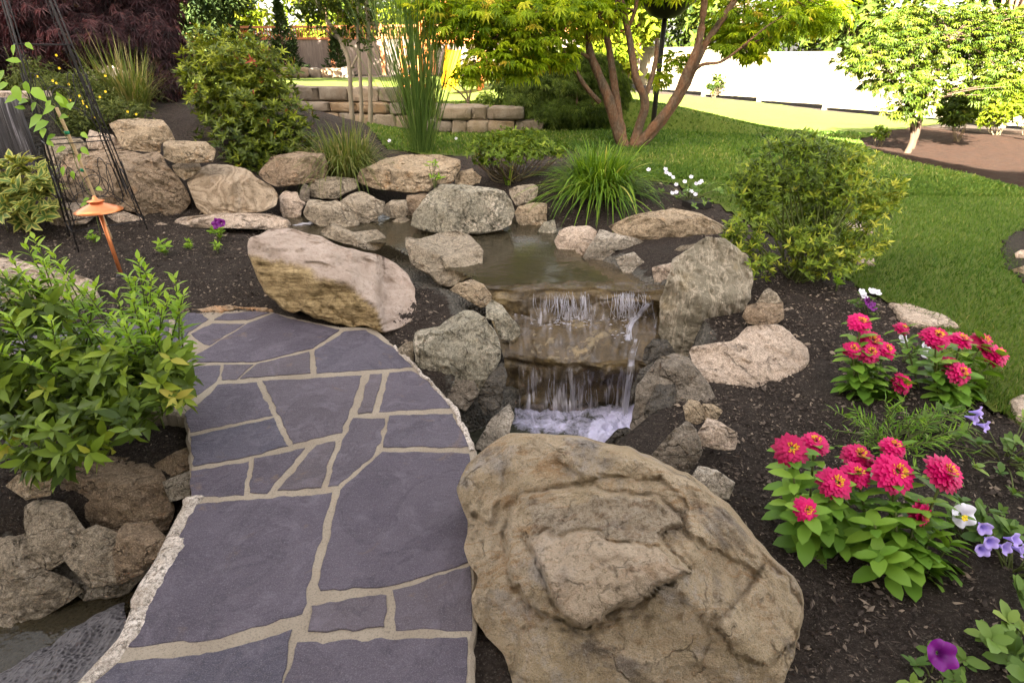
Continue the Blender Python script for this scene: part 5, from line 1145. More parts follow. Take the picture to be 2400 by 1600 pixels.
def bushy(name, lab, cat, base, blobs, n, k, L, W, mat, stemmat, r, spread=1.0, up=.5, kind='leaf', basec=.45, var=.22, nst=14, fill=2.6, group=None, droop=.25, stem_r=.007, foliage='foliage', tg=.0):
    t = thing(name, base, lab, cat, group)
    P, O, rad = blobpts(blobs, n, r, fill); ax = unit(O*.6+np.array([0, 0, up])+.45*rdir(r, n)); lv = Leaves()
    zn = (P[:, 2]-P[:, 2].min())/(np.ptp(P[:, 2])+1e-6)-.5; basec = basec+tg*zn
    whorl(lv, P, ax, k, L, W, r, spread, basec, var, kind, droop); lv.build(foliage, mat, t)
    m = MB()
    for j in range(nst):
        b = blobs[r.integers(len(blobs))]; e = b[0]+rdir(r, 1)[0]*b[1]*.7; s = np.asarray(base)+[r.normal(0, .03), r.normal(0, .03), -.03]
        mid = s*.5+e*.5+[r.normal(0, .05), r.normal(0, .05), -.05]
        m.tube(smooth_path([s, mid, e], 9), np.linspace(stem_r, stem_r*.4, 9), 5, r.random())
    m.build('stems', stemmat, t); return t
def grassclump(name, lab, base, n, L, W, mat, r, lean=(.1, .6), arch=(.2, .6), rad=.08, cat='ornamental grass', basec=.45, k=7, group=None, lift=0):
    t = thing(name, base, lab, cat, group); a = r.uniform(0, 2*math.pi, n); ln = r.uniform(lean[0], lean[1], n)*r.random(n)**.5; q = rad*np.sqrt(r.random(n))
    P = np.asarray(base)+np.stack([np.cos(a)*q, np.sin(a)*q, np.full(n, -.02)], 1); a2 = a+r.normal(0, .5, n)
    D = np.stack([np.cos(a2)*np.sin(ln), np.sin(a2)*np.sin(ln), np.cos(ln)], 1); lv = Leaves()
    lv.blade(P, D, L*r.uniform(.55, 1.1, n), W*r.uniform(.6, 1.2, n), np.clip(r.normal(basec, .22, n), 0, 1), r.uniform(arch[0], arch[1], n), k); lv.build('blades', mat, t); return t

M_BARK = plain('bark', (.14, .085, .055), .85, .2, 0, .35, 14, .6, (1, 1, .3)); M_BARKG = plain('grey_bark', (.21, .175, .125), .85, .2, 0, .3, 12, .5, (1, 1, .3))
M_BARKD = plain('dark_bark', (.06, .038, .024), .85, .2, 0, .35, 14, .6, (1, 1, .3)); M_STEM = plain('green_stem', (.10, .12, .03), .6, .3, 0, .3, 20); M_TWIG = plain('twig', (.12, .09, .05), .8, .2, 0, .3, 20)
G_LAUREL = leafmat('laurel_leaf', [(0, (.045, .075, .012)), (.35, (.10, .15, .022)), (.65, (.19, .28, .025)), (.88, (.30, .36, .04)), (1, (.44, .38, .07))], .36, .3)
G_NEW = leafmat('fresh_leaf', [(0, (.14, .25, .02)), (.6, (.24, .40, .028)), (1, (.36, .50, .06))], .4, .4)
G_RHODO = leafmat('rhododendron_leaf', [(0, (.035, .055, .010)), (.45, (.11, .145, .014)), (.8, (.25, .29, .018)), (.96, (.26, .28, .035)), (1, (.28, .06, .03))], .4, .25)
G_SHRUB = leafmat('shrub_leaf', [(0, (.045, .065, .010)), (.35, (.105, .16, .018)), (.65, (.22, .30, .024)), (1, (.52, .50, .07))], .42, .3)
G_AZ = leafmat('azalea_leaf', [(0, (.06, .10, .010)), (.5, (.14, .21, .018)), (1, (.27, .33, .035))], .45, .3)
G_POT = leafmat('potentilla_leaf', [(0, (.06, .08, .022)), (.6, (.15, .18, .045)), (1, (.26, .29, .07))], .55, .25)
G_MAPLE = leafmat('maple_leaf', [(0, (.09, .16, .005)), (.5, (.23, .33, .008)), (.85, (.40, .46, .014)), (1, (.55, .42, .05))], .5, .5)
G_RED = leafmat('red_maple_leaf', [(0, (.020, .011, .013)), (.6, (.075, .038, .042)), (1, (.19, .10, .10))], .5, .2, tcol=(1.3, .6, .6))
G_LACE = leafmat('laceleaf', [(0, (.032, .058, .010)), (.6, (.105, .155, .026)), (1, (.20, .26, .05))], .5, .35)
G_MISC = leafmat('miscanthus_blade', [(0, (.05, .10, .022)), (.6, (.12, .19, .04)), (1, (.26, .33, .09))], .5, .3)
G_DRY = leafmat('dry_grass_blade', [(0, (.07, .11, .02)), (.5, (.14, .17, .035)), (.8, (.30, .25, .10)), (1, (.42, .33, .18))], .55, .3)
G_HAKO = leafmat('weeping_grass_blade', [(0, (.04, .09, .008)), (.5, (.12, .22, .014)), (.9, (.25, .36, .03)), (1, (.42, .40, .09))], .45, .3)
G_VARI = leafmat('variegated_edge', [(0, (.42, .42, .09)), (1, (.60, .58, .17))], .45, .3); G_VARI2 = leafmat('variegated_centre', [(0, (.09, .17, .04)), (1, (.16, .25, .06))], .45, .3)
G_VINE = leafmat('vine_leaf', [(0, (.20, .36, .035)), (1, (.36, .56, .08))], .4, .45)
G_ZIN = leafmat('zinnia_leaf', [(0, (.06, .13, .018)), (.6, (.14, .27, .03)), (1, (.24, .38, .05))], .42, .28)
G_PETU = leafmat('petunia_leaf', [(0, (.06, .12, .025)), (.7, (.15, .24, .045)), (1, (.26, .34, .07))], .5, .28)
G_CONI = leafmat('conifer_needle', [(0, (.014, .026, .008)), (.6, (.032, .05, .013)), (1, (.06, .08, .02))], .7, .15, .08)
G_DARKT = leafmat('dark_tree_leaf', [(0, (.016, .030, .005)), (.6, (.042, .062, .008)), (1, (.095, .11, .014))], .65, .3, .08)
G_SUNNY = leafmat('sunlit_maple_leaf', [(0, (.016, .034, .002)), (.5, (.045, .072, .004)), (.85, (.085, .11, .006)), (1, (.14, .14, .02))], .5, .25)
G_BRIGHT = leafmat('bright_tree_leaf', [(0, (.05, .08, .004)), (.6, (.11, .14, .006)), (1, (.21, .21, .012))], .6, .35, .1)
def petalmat(name, c1, c2): 
    M = Mat(name); c = M.ramp(M.attr(), [(0, c1), (1, c2)]); a = M.pbsdf(c, .45, .3); b = M.n('BsdfTranslucent', {'Color': c}).outputs[0]; return M.done(M.n('MixShader', {0: .2, 1: a, 2: b}).outputs[0])
F_CRIM = petalmat('crimson_petal', (.32, .001, .05), (.70, .003, .15)); F_YEL = petalmat('yellow_floret', (.62, .25, .01), (.85, .52, .04)); F_WHITE = petalmat('white_petal', (.68, .62, .74), (.85, .82, .88))
F_PURP = petalmat('purple_petal', (.085, .004, .10), (.22, .012, .24)); F_LAV = petalmat('lavender_petal', (.30, .22, .70), (.55, .42, .85)); F_GOLD = petalmat('gold_petal', (.80, .55, .01), (.9, .68, .03))
# ------------------------------------------------------------------ plants, near to far
r = np.random.default_rng(101)
# laurel shrub on the left
base = on(225, 1035); lt_ = thing('laurel_shrub', base, 'large leafy laurel shrub with bright upright shoots left of the slate path', 'shrub')
lv, ln_ = Leaves(), Leaves(); mst = MB()
blobs = [pxblob(320, 900, 115, 95, 1.95), pxblob(190, 910, 150, 120, 1.95), pxblob(50, 900, 130, 130, 1.9), pxblob(210, 990, 190, 60, 1.75), pxblob(130, 1060, 70, 60, 1.62), pxblob(390, 860, 70, 70, 2.05), pxblob(-80, 880, 120, 150, 1.9), pxblob(50, 720, 80, 70, 2.1)]
P, O, rad = blobpts(blobs, 590, r, 4); ax = unit(O*.55+np.array([0, -.25, .45])+.35*rdir(r, len(P)))
whorl(lv, P, ax, 6, .078, .031, r, 1.0, .46, .2, 'leaf', .3, .05)
lv.build('foliage', G_LAUREL, lt_)
sh_px = [(60,575,2.25),(100,610,2.2),(25,600,2.3),(140,620,2.25),(5,640,2.2),(325,610,2.2),(355,650,2.15),(300,650,2.2),(410,650,2.15),(430,690,2.1),(270,690,2.2),(200,680,2.2),(225,670,2.25),(160,700,2.1),(75,660,2.1),(-30,620,2.2),(120,750,1.9),(20,740,1.9),(380,720,2.05),(340,740,2.0),(-10,820,1.8),(60,850,1.8),(290,760,1.95),(45,690,2.05),(310,700,2.1),(80,560,2.3),(45,640,2.15),(120,590,2.3),(340,630,2.2),(318,660,2.2),(375,680,2.15),(395,700,2.1),(420,720,2.1),(150,660,2.2),(10,690,2.1),(260,740,2.0),(230,780,1.95),(360,790,2.0)]
for a, b, y in sh_px:
    tip = Gy(a, b, y); s = base+[r.normal(0, .12)+.45*(tip[0]-base[0]), r.normal(0, .06)+.2, 0]; pa = smooth_path([s, s*.45+tip*.55+[r.normal(0, .03), 0, -.03], tip], 14)
    mst.tube(pa, np.linspace(.0055, .002, 14), 5, r.random()); n = 30
    u = np.linspace(.38, 1.0, n); Pp = np.stack([np.interp(u, np.linspace(0, 1, 14), pa[:, c]) for c in range(3)], 1); az = np.arange(n)*2.4+r.uniform(0, 6)
    el = np.linspace(.15, 1.0, n)+r.normal(0, .12, n); D = np.stack([np.cos(az)*np.cos(el), np.sin(az)*np.cos(el), np.sin(el)], 1); N = np.stack([-np.cos(az)*np.sin(el), -np.sin(az)*np.sin(el), np.cos(el)], 1)
    ln_.leaf(Pp, D, N, .082*np.linspace(1.15, .6, n)*r.uniform(.8, 1.15, n), .028*np.linspace(1.1, .7, n), np.clip(np.linspace(.1, .9, n)+r.normal(0, .15, n), 0, 1), .3)
ln_.build('fresh_shoots', G_NEW, lt_)
for k in range(26):
    q = P[r.integers(len(P))]; s = base+[r.normal(0, .09), r.normal(0, .06), -.04]; mst.tube(smooth_path([s, s*.5+q*.5+[0, 0, -.02], q], 8), np.linspace(.007, .003, 8), 5, r.random())
mst.build('stems', M_STEM, lt_)

# yellow-green shrub on the right
base = on(1880, 645); y0 = base[1]
t = thing('shrub', base, 'tall yellow-green shrub with bare lower stems at the lawn edge', 'shrub'); lv = Leaves()
blobs = [pxblob(1850, 390, 105, 65, y0+.05), pxblob(1960, 420, 90, 65, y0), pxblob(1790, 470, 50, 45, y0-.05), pxblob(2050, 470, 62, 50, y0), pxblob(2090, 450, 35, 40, y0), pxblob(1920, 470, 90, 40, y0+.1), pxblob(1870, 340, 60, 28, y0+.05), pxblob(1760, 440, 55, 50, y0), pxblob(1900, 520, 130, 40, y0+.12), pxblob(1980, 370, 60, 35, y0+.05)]
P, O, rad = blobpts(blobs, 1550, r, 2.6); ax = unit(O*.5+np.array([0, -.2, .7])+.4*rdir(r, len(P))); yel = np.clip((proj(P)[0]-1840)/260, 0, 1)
B = perp(ax, r); 
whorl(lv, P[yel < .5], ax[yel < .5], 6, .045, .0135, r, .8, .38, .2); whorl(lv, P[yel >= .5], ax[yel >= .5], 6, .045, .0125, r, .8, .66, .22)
low = [pxblob(1750, 540, 50, 45, y0-.12), pxblob(1770, 610, 60, 40, y0-.2), pxblob(1890, 560, 60, 30, y0-.2), pxblob(1930, 610, 80, 35, y0-.2), pxblob(2030, 560, 60, 35, y0-.1), pxblob(2000, 600, 60, 30, y0-.15), pxblob(1720, 560, 30, 40, y0-.15)]
P2, O2, _ = blobpts(low, 520, r, 3); ax2 = unit(O2*.5+np.array([0, -.3, .6])+.4*rdir(r, len(P2))); whorl(lv, P2, ax2, 6, .045, .0135, r, .85, .58, .22)
lv.build('foliage', G_SHRUB, t); m = MB()
for k in range(46):
    tgt = (P if k < 34 else P2)[r.integers(len(P) if k < 34 else len(P2))]; s = base+[r.normal(0, .09), r.normal(0, .05), -.04]; mid = s*.55+tgt*.45+[r.normal(0, .02), -.03, .03]
    m.tube(smooth_path([s, mid, tgt], 10), np.linspace(r.uniform(.006, .012), .003, 10), 6, r.random())
m.build('stems', M_STEM, t)

# rhododendron
base = np.array([-3.15, 6.35, float(H(-3.15, 6.35))])
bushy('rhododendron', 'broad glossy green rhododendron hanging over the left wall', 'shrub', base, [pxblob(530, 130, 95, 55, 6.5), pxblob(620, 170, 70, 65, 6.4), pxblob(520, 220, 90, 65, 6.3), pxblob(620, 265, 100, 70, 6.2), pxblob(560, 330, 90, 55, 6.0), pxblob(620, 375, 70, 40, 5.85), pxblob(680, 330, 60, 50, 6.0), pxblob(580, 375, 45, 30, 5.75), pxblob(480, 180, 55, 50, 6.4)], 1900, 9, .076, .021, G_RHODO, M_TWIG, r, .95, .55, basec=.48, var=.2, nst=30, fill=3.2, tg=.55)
# azalea
base = on(1205, 420); bushy('azalea', 'open azalea shrub with thin bare stems behind the pond', 'shrub', base, [pxblob(1200, 330, 85, 30, base[1]), pxblob(1140, 345, 55, 22, base[1]-.1), pxblob(1265, 345, 60, 24, base[1]), pxblob(1190, 362, 70, 20, base[1]-.2), pxblob(1310, 352, 35, 14, base[1]+.1), pxblob(1130, 375, 30, 12, base[1]-.1)], 620, 6, .045, .018, G_AZ, M_TWIG, r, 1.1, .5, nst=34, fill=2.5, stem_r=.009)
q = on(1190, 425)+[0, -.1, 0]; grassclump('strap_leaf_plant', 'small strap-leaved plant in front of the azalea', q, 14, .34, .013, G_HAKO, r, (.1, .9), (.1, .5), .03, 'plant', .7)
# weeping grass
base = on(1405, 470); base = base+[0, .05, .05]
t = grassclump('weeping_grass', 'fountain of weeping bright green grass beside the pond', base, 1150, .86, .0165, G_HAKO, r, (.15, 1.3), (.35, .95), .18, 'ornamental grass', .45, 9)
# medium dry grass
base = on(815, 405); grassclump('fountain_grass', 'tan and green fountain grass clump left of the flat-topped boulder', base, 950, .84, .011, G_DRY, r, (.05, 1.1), (.3, 1.0), .2, 'ornamental grass', .42)
# tall miscanthus
base = on(985, 362)+[0, .15, 0]; t = grassclump('maiden_grass', 'very tall upright maiden grass in front of the lawn', base, 230, 2.7, .012, G_MISC, r, (.1, .62), (.02, .10), .13, 'ornamental grass', .45, 8)
lv = Leaves(); n = 620; a = r.uniform(0, 2*math.pi, n); hz = r.uniform(.35, 2.2, n); q = .12+.22*hz; rr_ = q*np.sqrt(r.random(n)); P = base+np.stack([np.cos(a)*rr_, np.sin(a)*rr_, hz], 1); ln = r.uniform(.15, .55, n)
a2 = a+r.normal(0, .6, n); D = np.stack([np.cos(a2)*np.sin(ln), np.sin(a2)*np.sin(ln), np.cos(ln)], 1); lv.blade(P, D, r.uniform(.35, .8, n), .009, np.clip(r.normal(.6, .25, n), 0, 1), r.uniform(.1, .5, n), 6); lv.build('side_leaves', G_MISC, t)
# potentilla and grass behind it
base = np.array([*Gy(235, 290, 6.35)[:2], 0]); base[2] = float(H(base[0], base[1])); t = bushy('potentilla', 'grey-green potentilla bush dotted with yellow flowers above the left wall', 'shrub', base, [pxblob(150, 235, 80, 55, 6.3), pxblob(240, 260, 75, 38, 6.2), pxblob(310, 260, 50, 22, 6.2), pxblob(90, 200, 60, 60, 6.5), pxblob(180, 290, 60, 30, 6.0), pxblob(200, 205, 60, 40, 6.4)], 3400, 5, .034, .012, G_POT, M_TWIG, r, 1.0, .5, kind='dia', nst=20, fill=3)
lv = Leaves()
FL = [(133,130),(88,180),(133,195),(162,198),(215,212),(248,215),(235,228),(165,235),(195,237),(197,243),(225,276),(300,262),(320,268),(165,315),(125,190),(248,178),(205,250),(192,257),(187,225),(160,270),(140,160)]
for fa, fb in FL:
    C = Gy(fa, fb, 5.98+.03*r.normal())[None]; lv = Leaves()
    for j in range(5): a = j*2*math.pi/5; lv.round(C, np.array([[math.cos(a), -.45+.2*math.sin(a), math.sin(a)*.8]]), np.array([[0, -1, .4]]), np.array([.015]), .014, r.random(1), .0, .1)
    lv.build('flower', F_GOLD, t)
base = np.array([*Gy(300, 250, 6.8)[:2], 0]); base[2] = float(H(base[0], base[1])); grassclump('reed_grass', 'pale seed-topped grass clump between the potentilla and the dark red maple', base, 560, .95, .012, G_DRY, r, (.05, .9), (.1, .75), .22, 'ornamental grass', .5)
q = np.array([*Gy(40, 230, 8.7)[:2], 0]); q[2] = float(H(q[0], q[1])); bushy('evergreen_shrub', 'dark evergreen shrub behind the potentilla at the left edge', 'shrub', q, [pxblob(60, 190, 110, 40, 8.7), pxblob(-60, 180, 110, 60, 8.8), pxblob(170, 200, 70, 30, 8.5)], 1500, 5, .075, .03, G_DARKT, M_TWIG, r, nst=16, fill=3, basec=.6)
# variegated plant
base = on(45, 535); t = thing('variegated_euonymus', base, 'yellow edged variegated plant at the left frame edge', 'shrub'); l1, l2 = Leaves(), Leaves()
P, O, _ = blobpts([pxblob(40, 455, 85, 65, base[1]), pxblob(75, 420, 50, 50, base[1]+.1), pxblob(-10, 440, 60, 70, base[1]), pxblob(70, 490, 50, 40, base[1]-.1)], 150, r, 4)
ax = unit(O*.4+np.array([0, -.3, .7])+.3*rdir(r, len(P))); st_ = r.bit_generator.state
whorl(l1, P, ax, 7, .115, .052, r, .95, .5, .25); r.bit_generator.state = st_; whorl(l2, P+np.array([0, -.0022, .0028]), ax, 7, .102, .027, r, .95, .5, .25)
l1.build('pale_edges', G_VARI, t); l2.build('green_centres', G_VARI2, t); m = MB()
for k in range(16): q = P[r.integers(len(P))]; m.tube([base+[r.normal(0, .05), r.normal(0, .03), -.03], q], .004, 5)
m.build('stems', M_STEM, t)
# vine on the trellis
t = thing('vine', on(200, 560), 'young pale green vine climbing the wire trellis', 'vine'); lv = Leaves(); m = MB()
tip = [Gy(a, b, 4.35) for a, b in [(10,110),(40,180),(50,215),(95,250),(130,285),(165,340),(180,390),(215,470),(238,560)]]; pa = smooth_path(tip[::-1], 40); m.tube(pa, .0028, 5); m.build('stem', M_STEM, t)
VL = [(35,200,.11),(20,195,.1),(45,225,.1),(75,205,.12),(45,240,.09),(60,190,.08),(100,270,.13),(115,285,.12),(130,250,.1),(160,255,.11),(170,240,.09),(120,235,.09),(85,240,.07),(60,255,.06),(140,275,.08),(10,165,.08),(50,145,.08),(35,105,.07),(130,225,.07),(105,300,.08),(110,330,.06),(130,315,.07),(155,345,.08),(190,345,.07),(190,360,.06),(150,390,.07),(190,310,.06),(170,400,.06),(225,440,.06),(205,475,.06),(210,465,.05),(220,540,.05),(235,555,.05),(60,100,.06)]
C = np.array([Gy(a, b, 4.3+.04*r.normal()) for a, b, s in VL]); s_ = np.array([s for *_, s in VL])*1.1; n = len(C); az = r.uniform(-.6, 3.7, n); D = np.stack([np.cos(az), -.5*np.ones(n), -.35+.5*r.normal(size=n)], 1)
lv.leaf(C, D, np.tile([0., -.7, .7], (n, 1)), s_, s_*.62, r.random(n), .25, .2, .40); lv.build('leaves', G_VINE, t)
# seedlings
for a, b, s, lb in ((390,600,1.2,'leafy green seedling left in the open mulch, nearest the copper light'), (445,585,.8,'smallest green seedling in the middle of the open mulch'), (510,592,.95,'green seedling below the purple petunia'), (1960,680,.9,'small dull seedling in the mulch at the lawn corner'), (1445*1.15,480,.5,'tiny seedling between the white flowers and the flat slab'), (222,570,.9,'small weed at the foot of the bamboo stake')):
    q = on(a, b); t = thing('seedling', q, lb, 'seedling', 'seedlings in the mulch'); lv = Leaves(); n = 6
    P = q+np.stack([r.normal(0, .012, n), r.normal(0, .012, n), r.uniform(.03, .09, n)*s], 1); whorl(lv, P, unit(np.tile([0, -.2, 1.], (n, 1))+.5*rdir(r, n)), 6, .05*s, .021*s, r, 1.0, .6, .2); lv.build('leaves', G_NEW, t)
    m = MB(); [m.tube([q+[0, 0, -.02], p], .002, 4) for p in P]; m.build('stems', M_STEM, t)
def small_plant(name, lab, cat, q, n, sp, hgt, L, W, mat, group=None, k=6, spread=1.05, basec=.5):
    t = thing(name, q, lab, cat, group); lv = Leaves(); m = MB()
    P = q+np.stack([r.normal(0, sp, n), r.normal(0, sp, n), r.uniform(.25, 1, n)*hgt], 1); whorl(lv, P, unit(np.tile([0, -.2, 1.], (n, 1))+.5*rdir(r, n)), k, L, W, r, spread, basec, .22, 'round'); lv.build('leaves', mat, t)
    for p in P: m.tube(smooth_path([q+[r.normal(0, .01), r.normal(0, .01), -.02], (q+p)/2+[0, 0, .01], p], 6), .0025, 4)
    m.build('stems', M_STEM, t); return t
def trumpet(parent, c, rad, face, mat, rnd=.5, lobes=5, name='flower', depth=.8, throat=None):
    """a petunia: funnel with a waved five-lobed rim"""
    f = unit(np.asarray(face, float)); s = unit(np.cross(f, [0, 0, 1.])); u = np.cross(s, f); nt_, nr_ = 50, 8; th = np.linspace(0, 2*math.pi, nt_); V, A = [], []
    for j, q in enumerate(np.linspace(0, 1, nr_)):
        lob = 1+.16*np.abs(np.cos(th*lobes/2))*q-.06*q; R = rad*(.12+.88*q**1.3)*lob; dz = rad*depth*(-(1-q)**2.0)+rad*.16*q*q*np.cos(th*lobes)*1-rad*.12*q**3
        V.append(np.asarray(c)+R[:, None]*(np.cos(th)[:, None]*s+np.sin(th)[:, None]*u)+dz[:, None]*f); A.append(np.full(nt_, min(1, q*1.1)*.8+.15*rnd))
    return mk(name, np.stack(V, 1).reshape(-1, 3), grid_faces(nt_, nr_), mat, parent, attrs={'rnd': np.stack(A, 1).ravel()})
def zin(parent, c, rad, face, layers=5, dome=.5):
    f = unit(np.asarray(face, float)); s = unit(np.cross(f, [.3, .1, 1.])); u = np.cross(s, f); lv = Leaves(); tone = r.normal(0, .22)
    for l in range(layers):
        q = l/max(1, layers-1); n = int(20-7*q); a = np.arange(n)*2*math.pi/n+l*.7+r.normal(0, .06, n); el = -.22+.85*q*dome*1.3+r.normal(0, .06, n); R0 = rad*.12
        radd = np.cos(a)[:, None]*s+np.sin(a)[:, None]*u; D = radd*np.cos(el)[:, None]+f*np.sin(el)[:, None]; N = f*np.cos(el)[:, None]-radd*np.sin(el)[:, None]
        P = np.asarray(c)+radd*R0+f*(rad*.32*dome*q); ln = rad*(.92-.42*q)*r.uniform(.9, 1.08, n); lv.round(P, D, N, ln, ln*.36+rad*.09, np.clip(.55+tone+.35*(1-q)*r.normal(0, .4, n)-.25*(l == 0)+.25*q, 0, 1), -.0+.16, -.18)
    pt = lv.build('flower', F_CRIM, parent); lv = Leaves(); n = 34; a = r.uniform(0, 6.28, n); q = rad*.26*np.sqrt(r.random(n)); radd = np.cos(a)[:, None]*s+np.sin(a)[:, None]*u
    P = np.asarray(c)+radd*q[:, None]+f*(rad*(.36*dome+.03)); lv.leaf(P, f+radd*.7+.3*rdir(r, n), radd+.01, rad*.17, rad*.09, r.random(n), -.2, .2); lv.build('centre', F_YEL, pt)
def zinnia(lab, bpx, stems, fol, y0, nfol, spread=.1):
    q = on(*bpx); t = thing('zinnia', q, lab, 'flowering plant', 'zinnias in the right bed'); lv = Leaves(); m = MB(); tips = []
    for a, b, dy, rp, face, lay in stems:
        c = Gy(a, b, y0+dy); d = proj(c)[2]; rad = rp*d/FPX; zin(t, c, rad, face, lay); tips.append(c-unit(np.array(face, float))*rad*.1)
    P = []
    for c in tips:
        s = q+[.45*(c[0]-q[0])+r.normal(0, .01), .45*(c[1]-q[1]), -.02]; pa = smooth_path([s, s*.4+c*.6+[0, 0, .0], c], 14); m.tube(pa, .0042, 6, r.random()); n = 7
        for u in np.linspace(.25, .93, n): i = u*13; k = int(i); P.append((pa[k]*(1-i+k)+pa[min(13, k+1)]*(i-k), unit(pa[min(13, k+1)]-pa[k]+1e-6), u))
    for a, b, dy in fol:
        c = Gy(a, b, y0+dy); s = q+[.4*(c[0]-q[0]), .4*(c[1]-q[1]), -.02]; pa = smooth_path([s, s*.4+c*.6, c], 10); m.tube(pa, .0038, 6, r.random())
        for u in np.linspace(.35, 1.0, 6): i = u*9; k = int(i); k2 = min(9, k+1); P.append((pa[k]*(1-i+k)+pa[k2]*(i-k), unit(pa[k2]-pa[max(0, k2-1)]+1e-6), u))
    for j, (p, ax, u) in enumerate(P):
        a = j*1.571+r.normal(0, .25)
        for sg in (0, math.pi):
            b = a+sg; B = unit(np.cross(ax, [.3, 1, .2])); C = np.cross(ax, B); rd = B*math.cos(b)+C*math.sin(b); el = .35+.5*(u-.5)+r.normal(0, .15); D = rd*math.cos(el)+ax*math.sin(el); N = ax*math.cos(el)-rd*math.sin(el)
            L = r.uniform(.072, .105)*(1.2-.4*u); lv.round(p[None], D[None], N[None], np.array([L]), np.array([L*.55]), np.array([np.clip(r.normal(.35+.4*u, .18), 0, 1)]), .35, .22)
    lv.build('leaves', G_ZIN, t); m.build('stems', M_STEM, t)
UP = (0, -.45, 1)
zinnia('front zinnia on the left with five crimson blooms over broad leaves', (1930,1270), [(1856,1052,.06,42,(-.2,-.7,1),6),(1910,1035,.12,36,(0,-.2,1),5),(1960,1130,-.04,44,(0,-.6,1),5),(2014,1066,.10,40,(0,-.3,1),5),(1892,1194,-.10,32,(-.1,-.9,.8),3)], [(1860,1120,0),(1930,1190,-.05),(1990,1180,0),(1900,1250,-.06),(1970,1250,-.08),(1850,1180,-.02)], 1.42, 40)
zinnia('front zinnia on the right with five crimson blooms leaning out', (2140,1370), [(2100,1105,.06,52,(.1,-.7,1),6),(2220,1105,.02,50,(.35,-.5,1),5),(2096,1045,.14,32,(.1,-.3,1),4),(2010,1108,.1,36,(0,-.4,1),4),(2162,1205,-.02,36,(.5,-.9,.3),3)], [(2100,1200,-.02),(2180,1260,-.05),(2050,1230,-.05),(2130,1310,-.1),(2200,1330,-.1),(2230,1270,-.05),(2060,1300,-.12),(2150,1180,.0)], 1.34, 60)
zinnia('rear zinnia on the left with six crimson blooms near the lawn', (2040,940), [(2018,754,.05,30,(0,-.5,1),6),(2044,798,.04,32,(0,-.6,1),4),(2000,817,.0,24,(-.2,-.7,1),3),(2040,825,-.02,31,(0,-.8,.9),3),(2078,818,.02,27,(.2,-.6,1),4),(2118,897,-.06,28,(.2,-.8,.8),3)], [(2010,870,0),(2050,880,-.02),(2090,890,-.02),(1990,900,0),(2030,920,-.05)], 2.2, 40)
zinnia('rear zinnia on the right with seven crimson blooms reaching over the lawn', (2230,945), [(2196,788,.02,35,(0,-.5,1),6),(2254,794,.06,28,(.1,-.3,1),4),(2306,797,.1,27,(.2,-.6,1),2),(2338,830,.05,34,(.3,-.6,1),4),(2252,872,-.06,33,(.2,-.8,.9),4),(2225,852,.0,26,(-.2,-.4,1),4),(2116,768,.18,20,(.2,-.5,1),3)], [(2195,840,0),(2240,900,-.05),(2280,890,0),(2210,920,-.05),(2260,930,-.05)], 2.15, 40)
# petunias and penstemons
q = on(2190, 1585); t = small_plant('petunia', 'dark magenta petunia at the bottom right of the mulch bed', 'flowering plant', q, 9, .05, .05, .045, .024, G_PETU, 'petunias'); trumpet(t, Gy(2212, 1535, q[1]-.05), .036, (-.1, -.75, .75), F_PURP)
q = on(2370, 1545); small_plant('petunia', 'broad-leaved petunia without bloom at the bottom right corner', 'plant', q, 16, .075, .09, .06, .036, G_PETU, 'petunias', 6, 1.1, .6)
q = on(2370, 1340); t = small_plant('penstemon', 'lavender penstemon spilling in at the right frame edge', 'flowering plant', q, 26, .10, .12, .055, .030, G_PETU, None, 6, 1.0, .55)
for a, b, f in ((2305,1290,(-.3,-.8,.3)),(2325,1272,(-.2,-.8,.3)),(2362,1285,(.2,-.8,.4)),(2385,1265,(.3,-.7,.5)),(2400,1290,(.5,-.7,.3)),(2310,1240,(-.2,-.8,.2))): trumpet(t, Gy(a, b, q[1]-.02), .021, f, F_LAV, r.random(), 5, 'flower', 1.8)
q = on(2250, 1260); t = small_plant('petunia', 'white petunia between the front zinnias and the lavender blooms', 'flowering plant', q, 12, .05, .14, .045, .022, G_PETU, 'petunias'); trumpet(t, Gy(2262, 1208, q[1]-.03), .040, (0, -.9, .5), F_WHITE, .8, 5, 'flower', .5); trumpet(t, Gy(2262, 1214, q[1]-.085), .010, (0, -.9, .5), F_GOLD, .2, 5, 'centre', .3)
q = on(2360, 1080); t = small_plant('penstemon', 'trailing penstemon with two lavender bells beside the lawn edge', 'flowering plant', q, 34, .14, .12, .045, .024, G_PETU, None, 6, 1.0, .5)
for a, b, f in ((2302,966,(.5,-.5,.3)),(2290,982,(.4,-.7,.2)),(2315,1000,(.4,-.7,.2))): trumpet(t, Gy(a, b, q[1]-.02), .022, f, F_LAV, r.random(), 5, 'flower', 1.8)
# feathery narrow-leaved plant between the zinnias
q = on(2090, 1040); t = thing('gaura', q, 'feathery narrow-leaved plant between the two rows of zinnias', 'plant'); lv = Leaves(); m = MB()
for k in range(60):
    tip = Gy(r.uniform(1950, 2290), r.uniform(935, 1090), q[1]+r.uniform(-.15, .2)); s = q+[r.normal(0, .05), r.normal(0, .04), -.02]; pa = smooth_path([s, s*.5+tip*.5+[0, 0, .02], tip], 10); m.tube(pa, .0022, 4, r.random()); n = 16
    u = np.linspace(.3, 1, n)*9; i = np.minimum(u.astype(int), 8); Pp = pa[i]+(pa[i+1]-pa[i])*(u-i)[:, None]; ax = unit(pa[i+1]-pa[i]); B = perp(ax, r); lv.leaf(Pp, ax*.75+B*.7, np.cross(B, ax)+[0, 0, .5], .045, .0062, np.clip(r.normal(.55, .25, n), 0, 1), .3)
lv.build('leaves', G_POT if False else G_ZIN, t); m.build('stems', M_STEM, t)
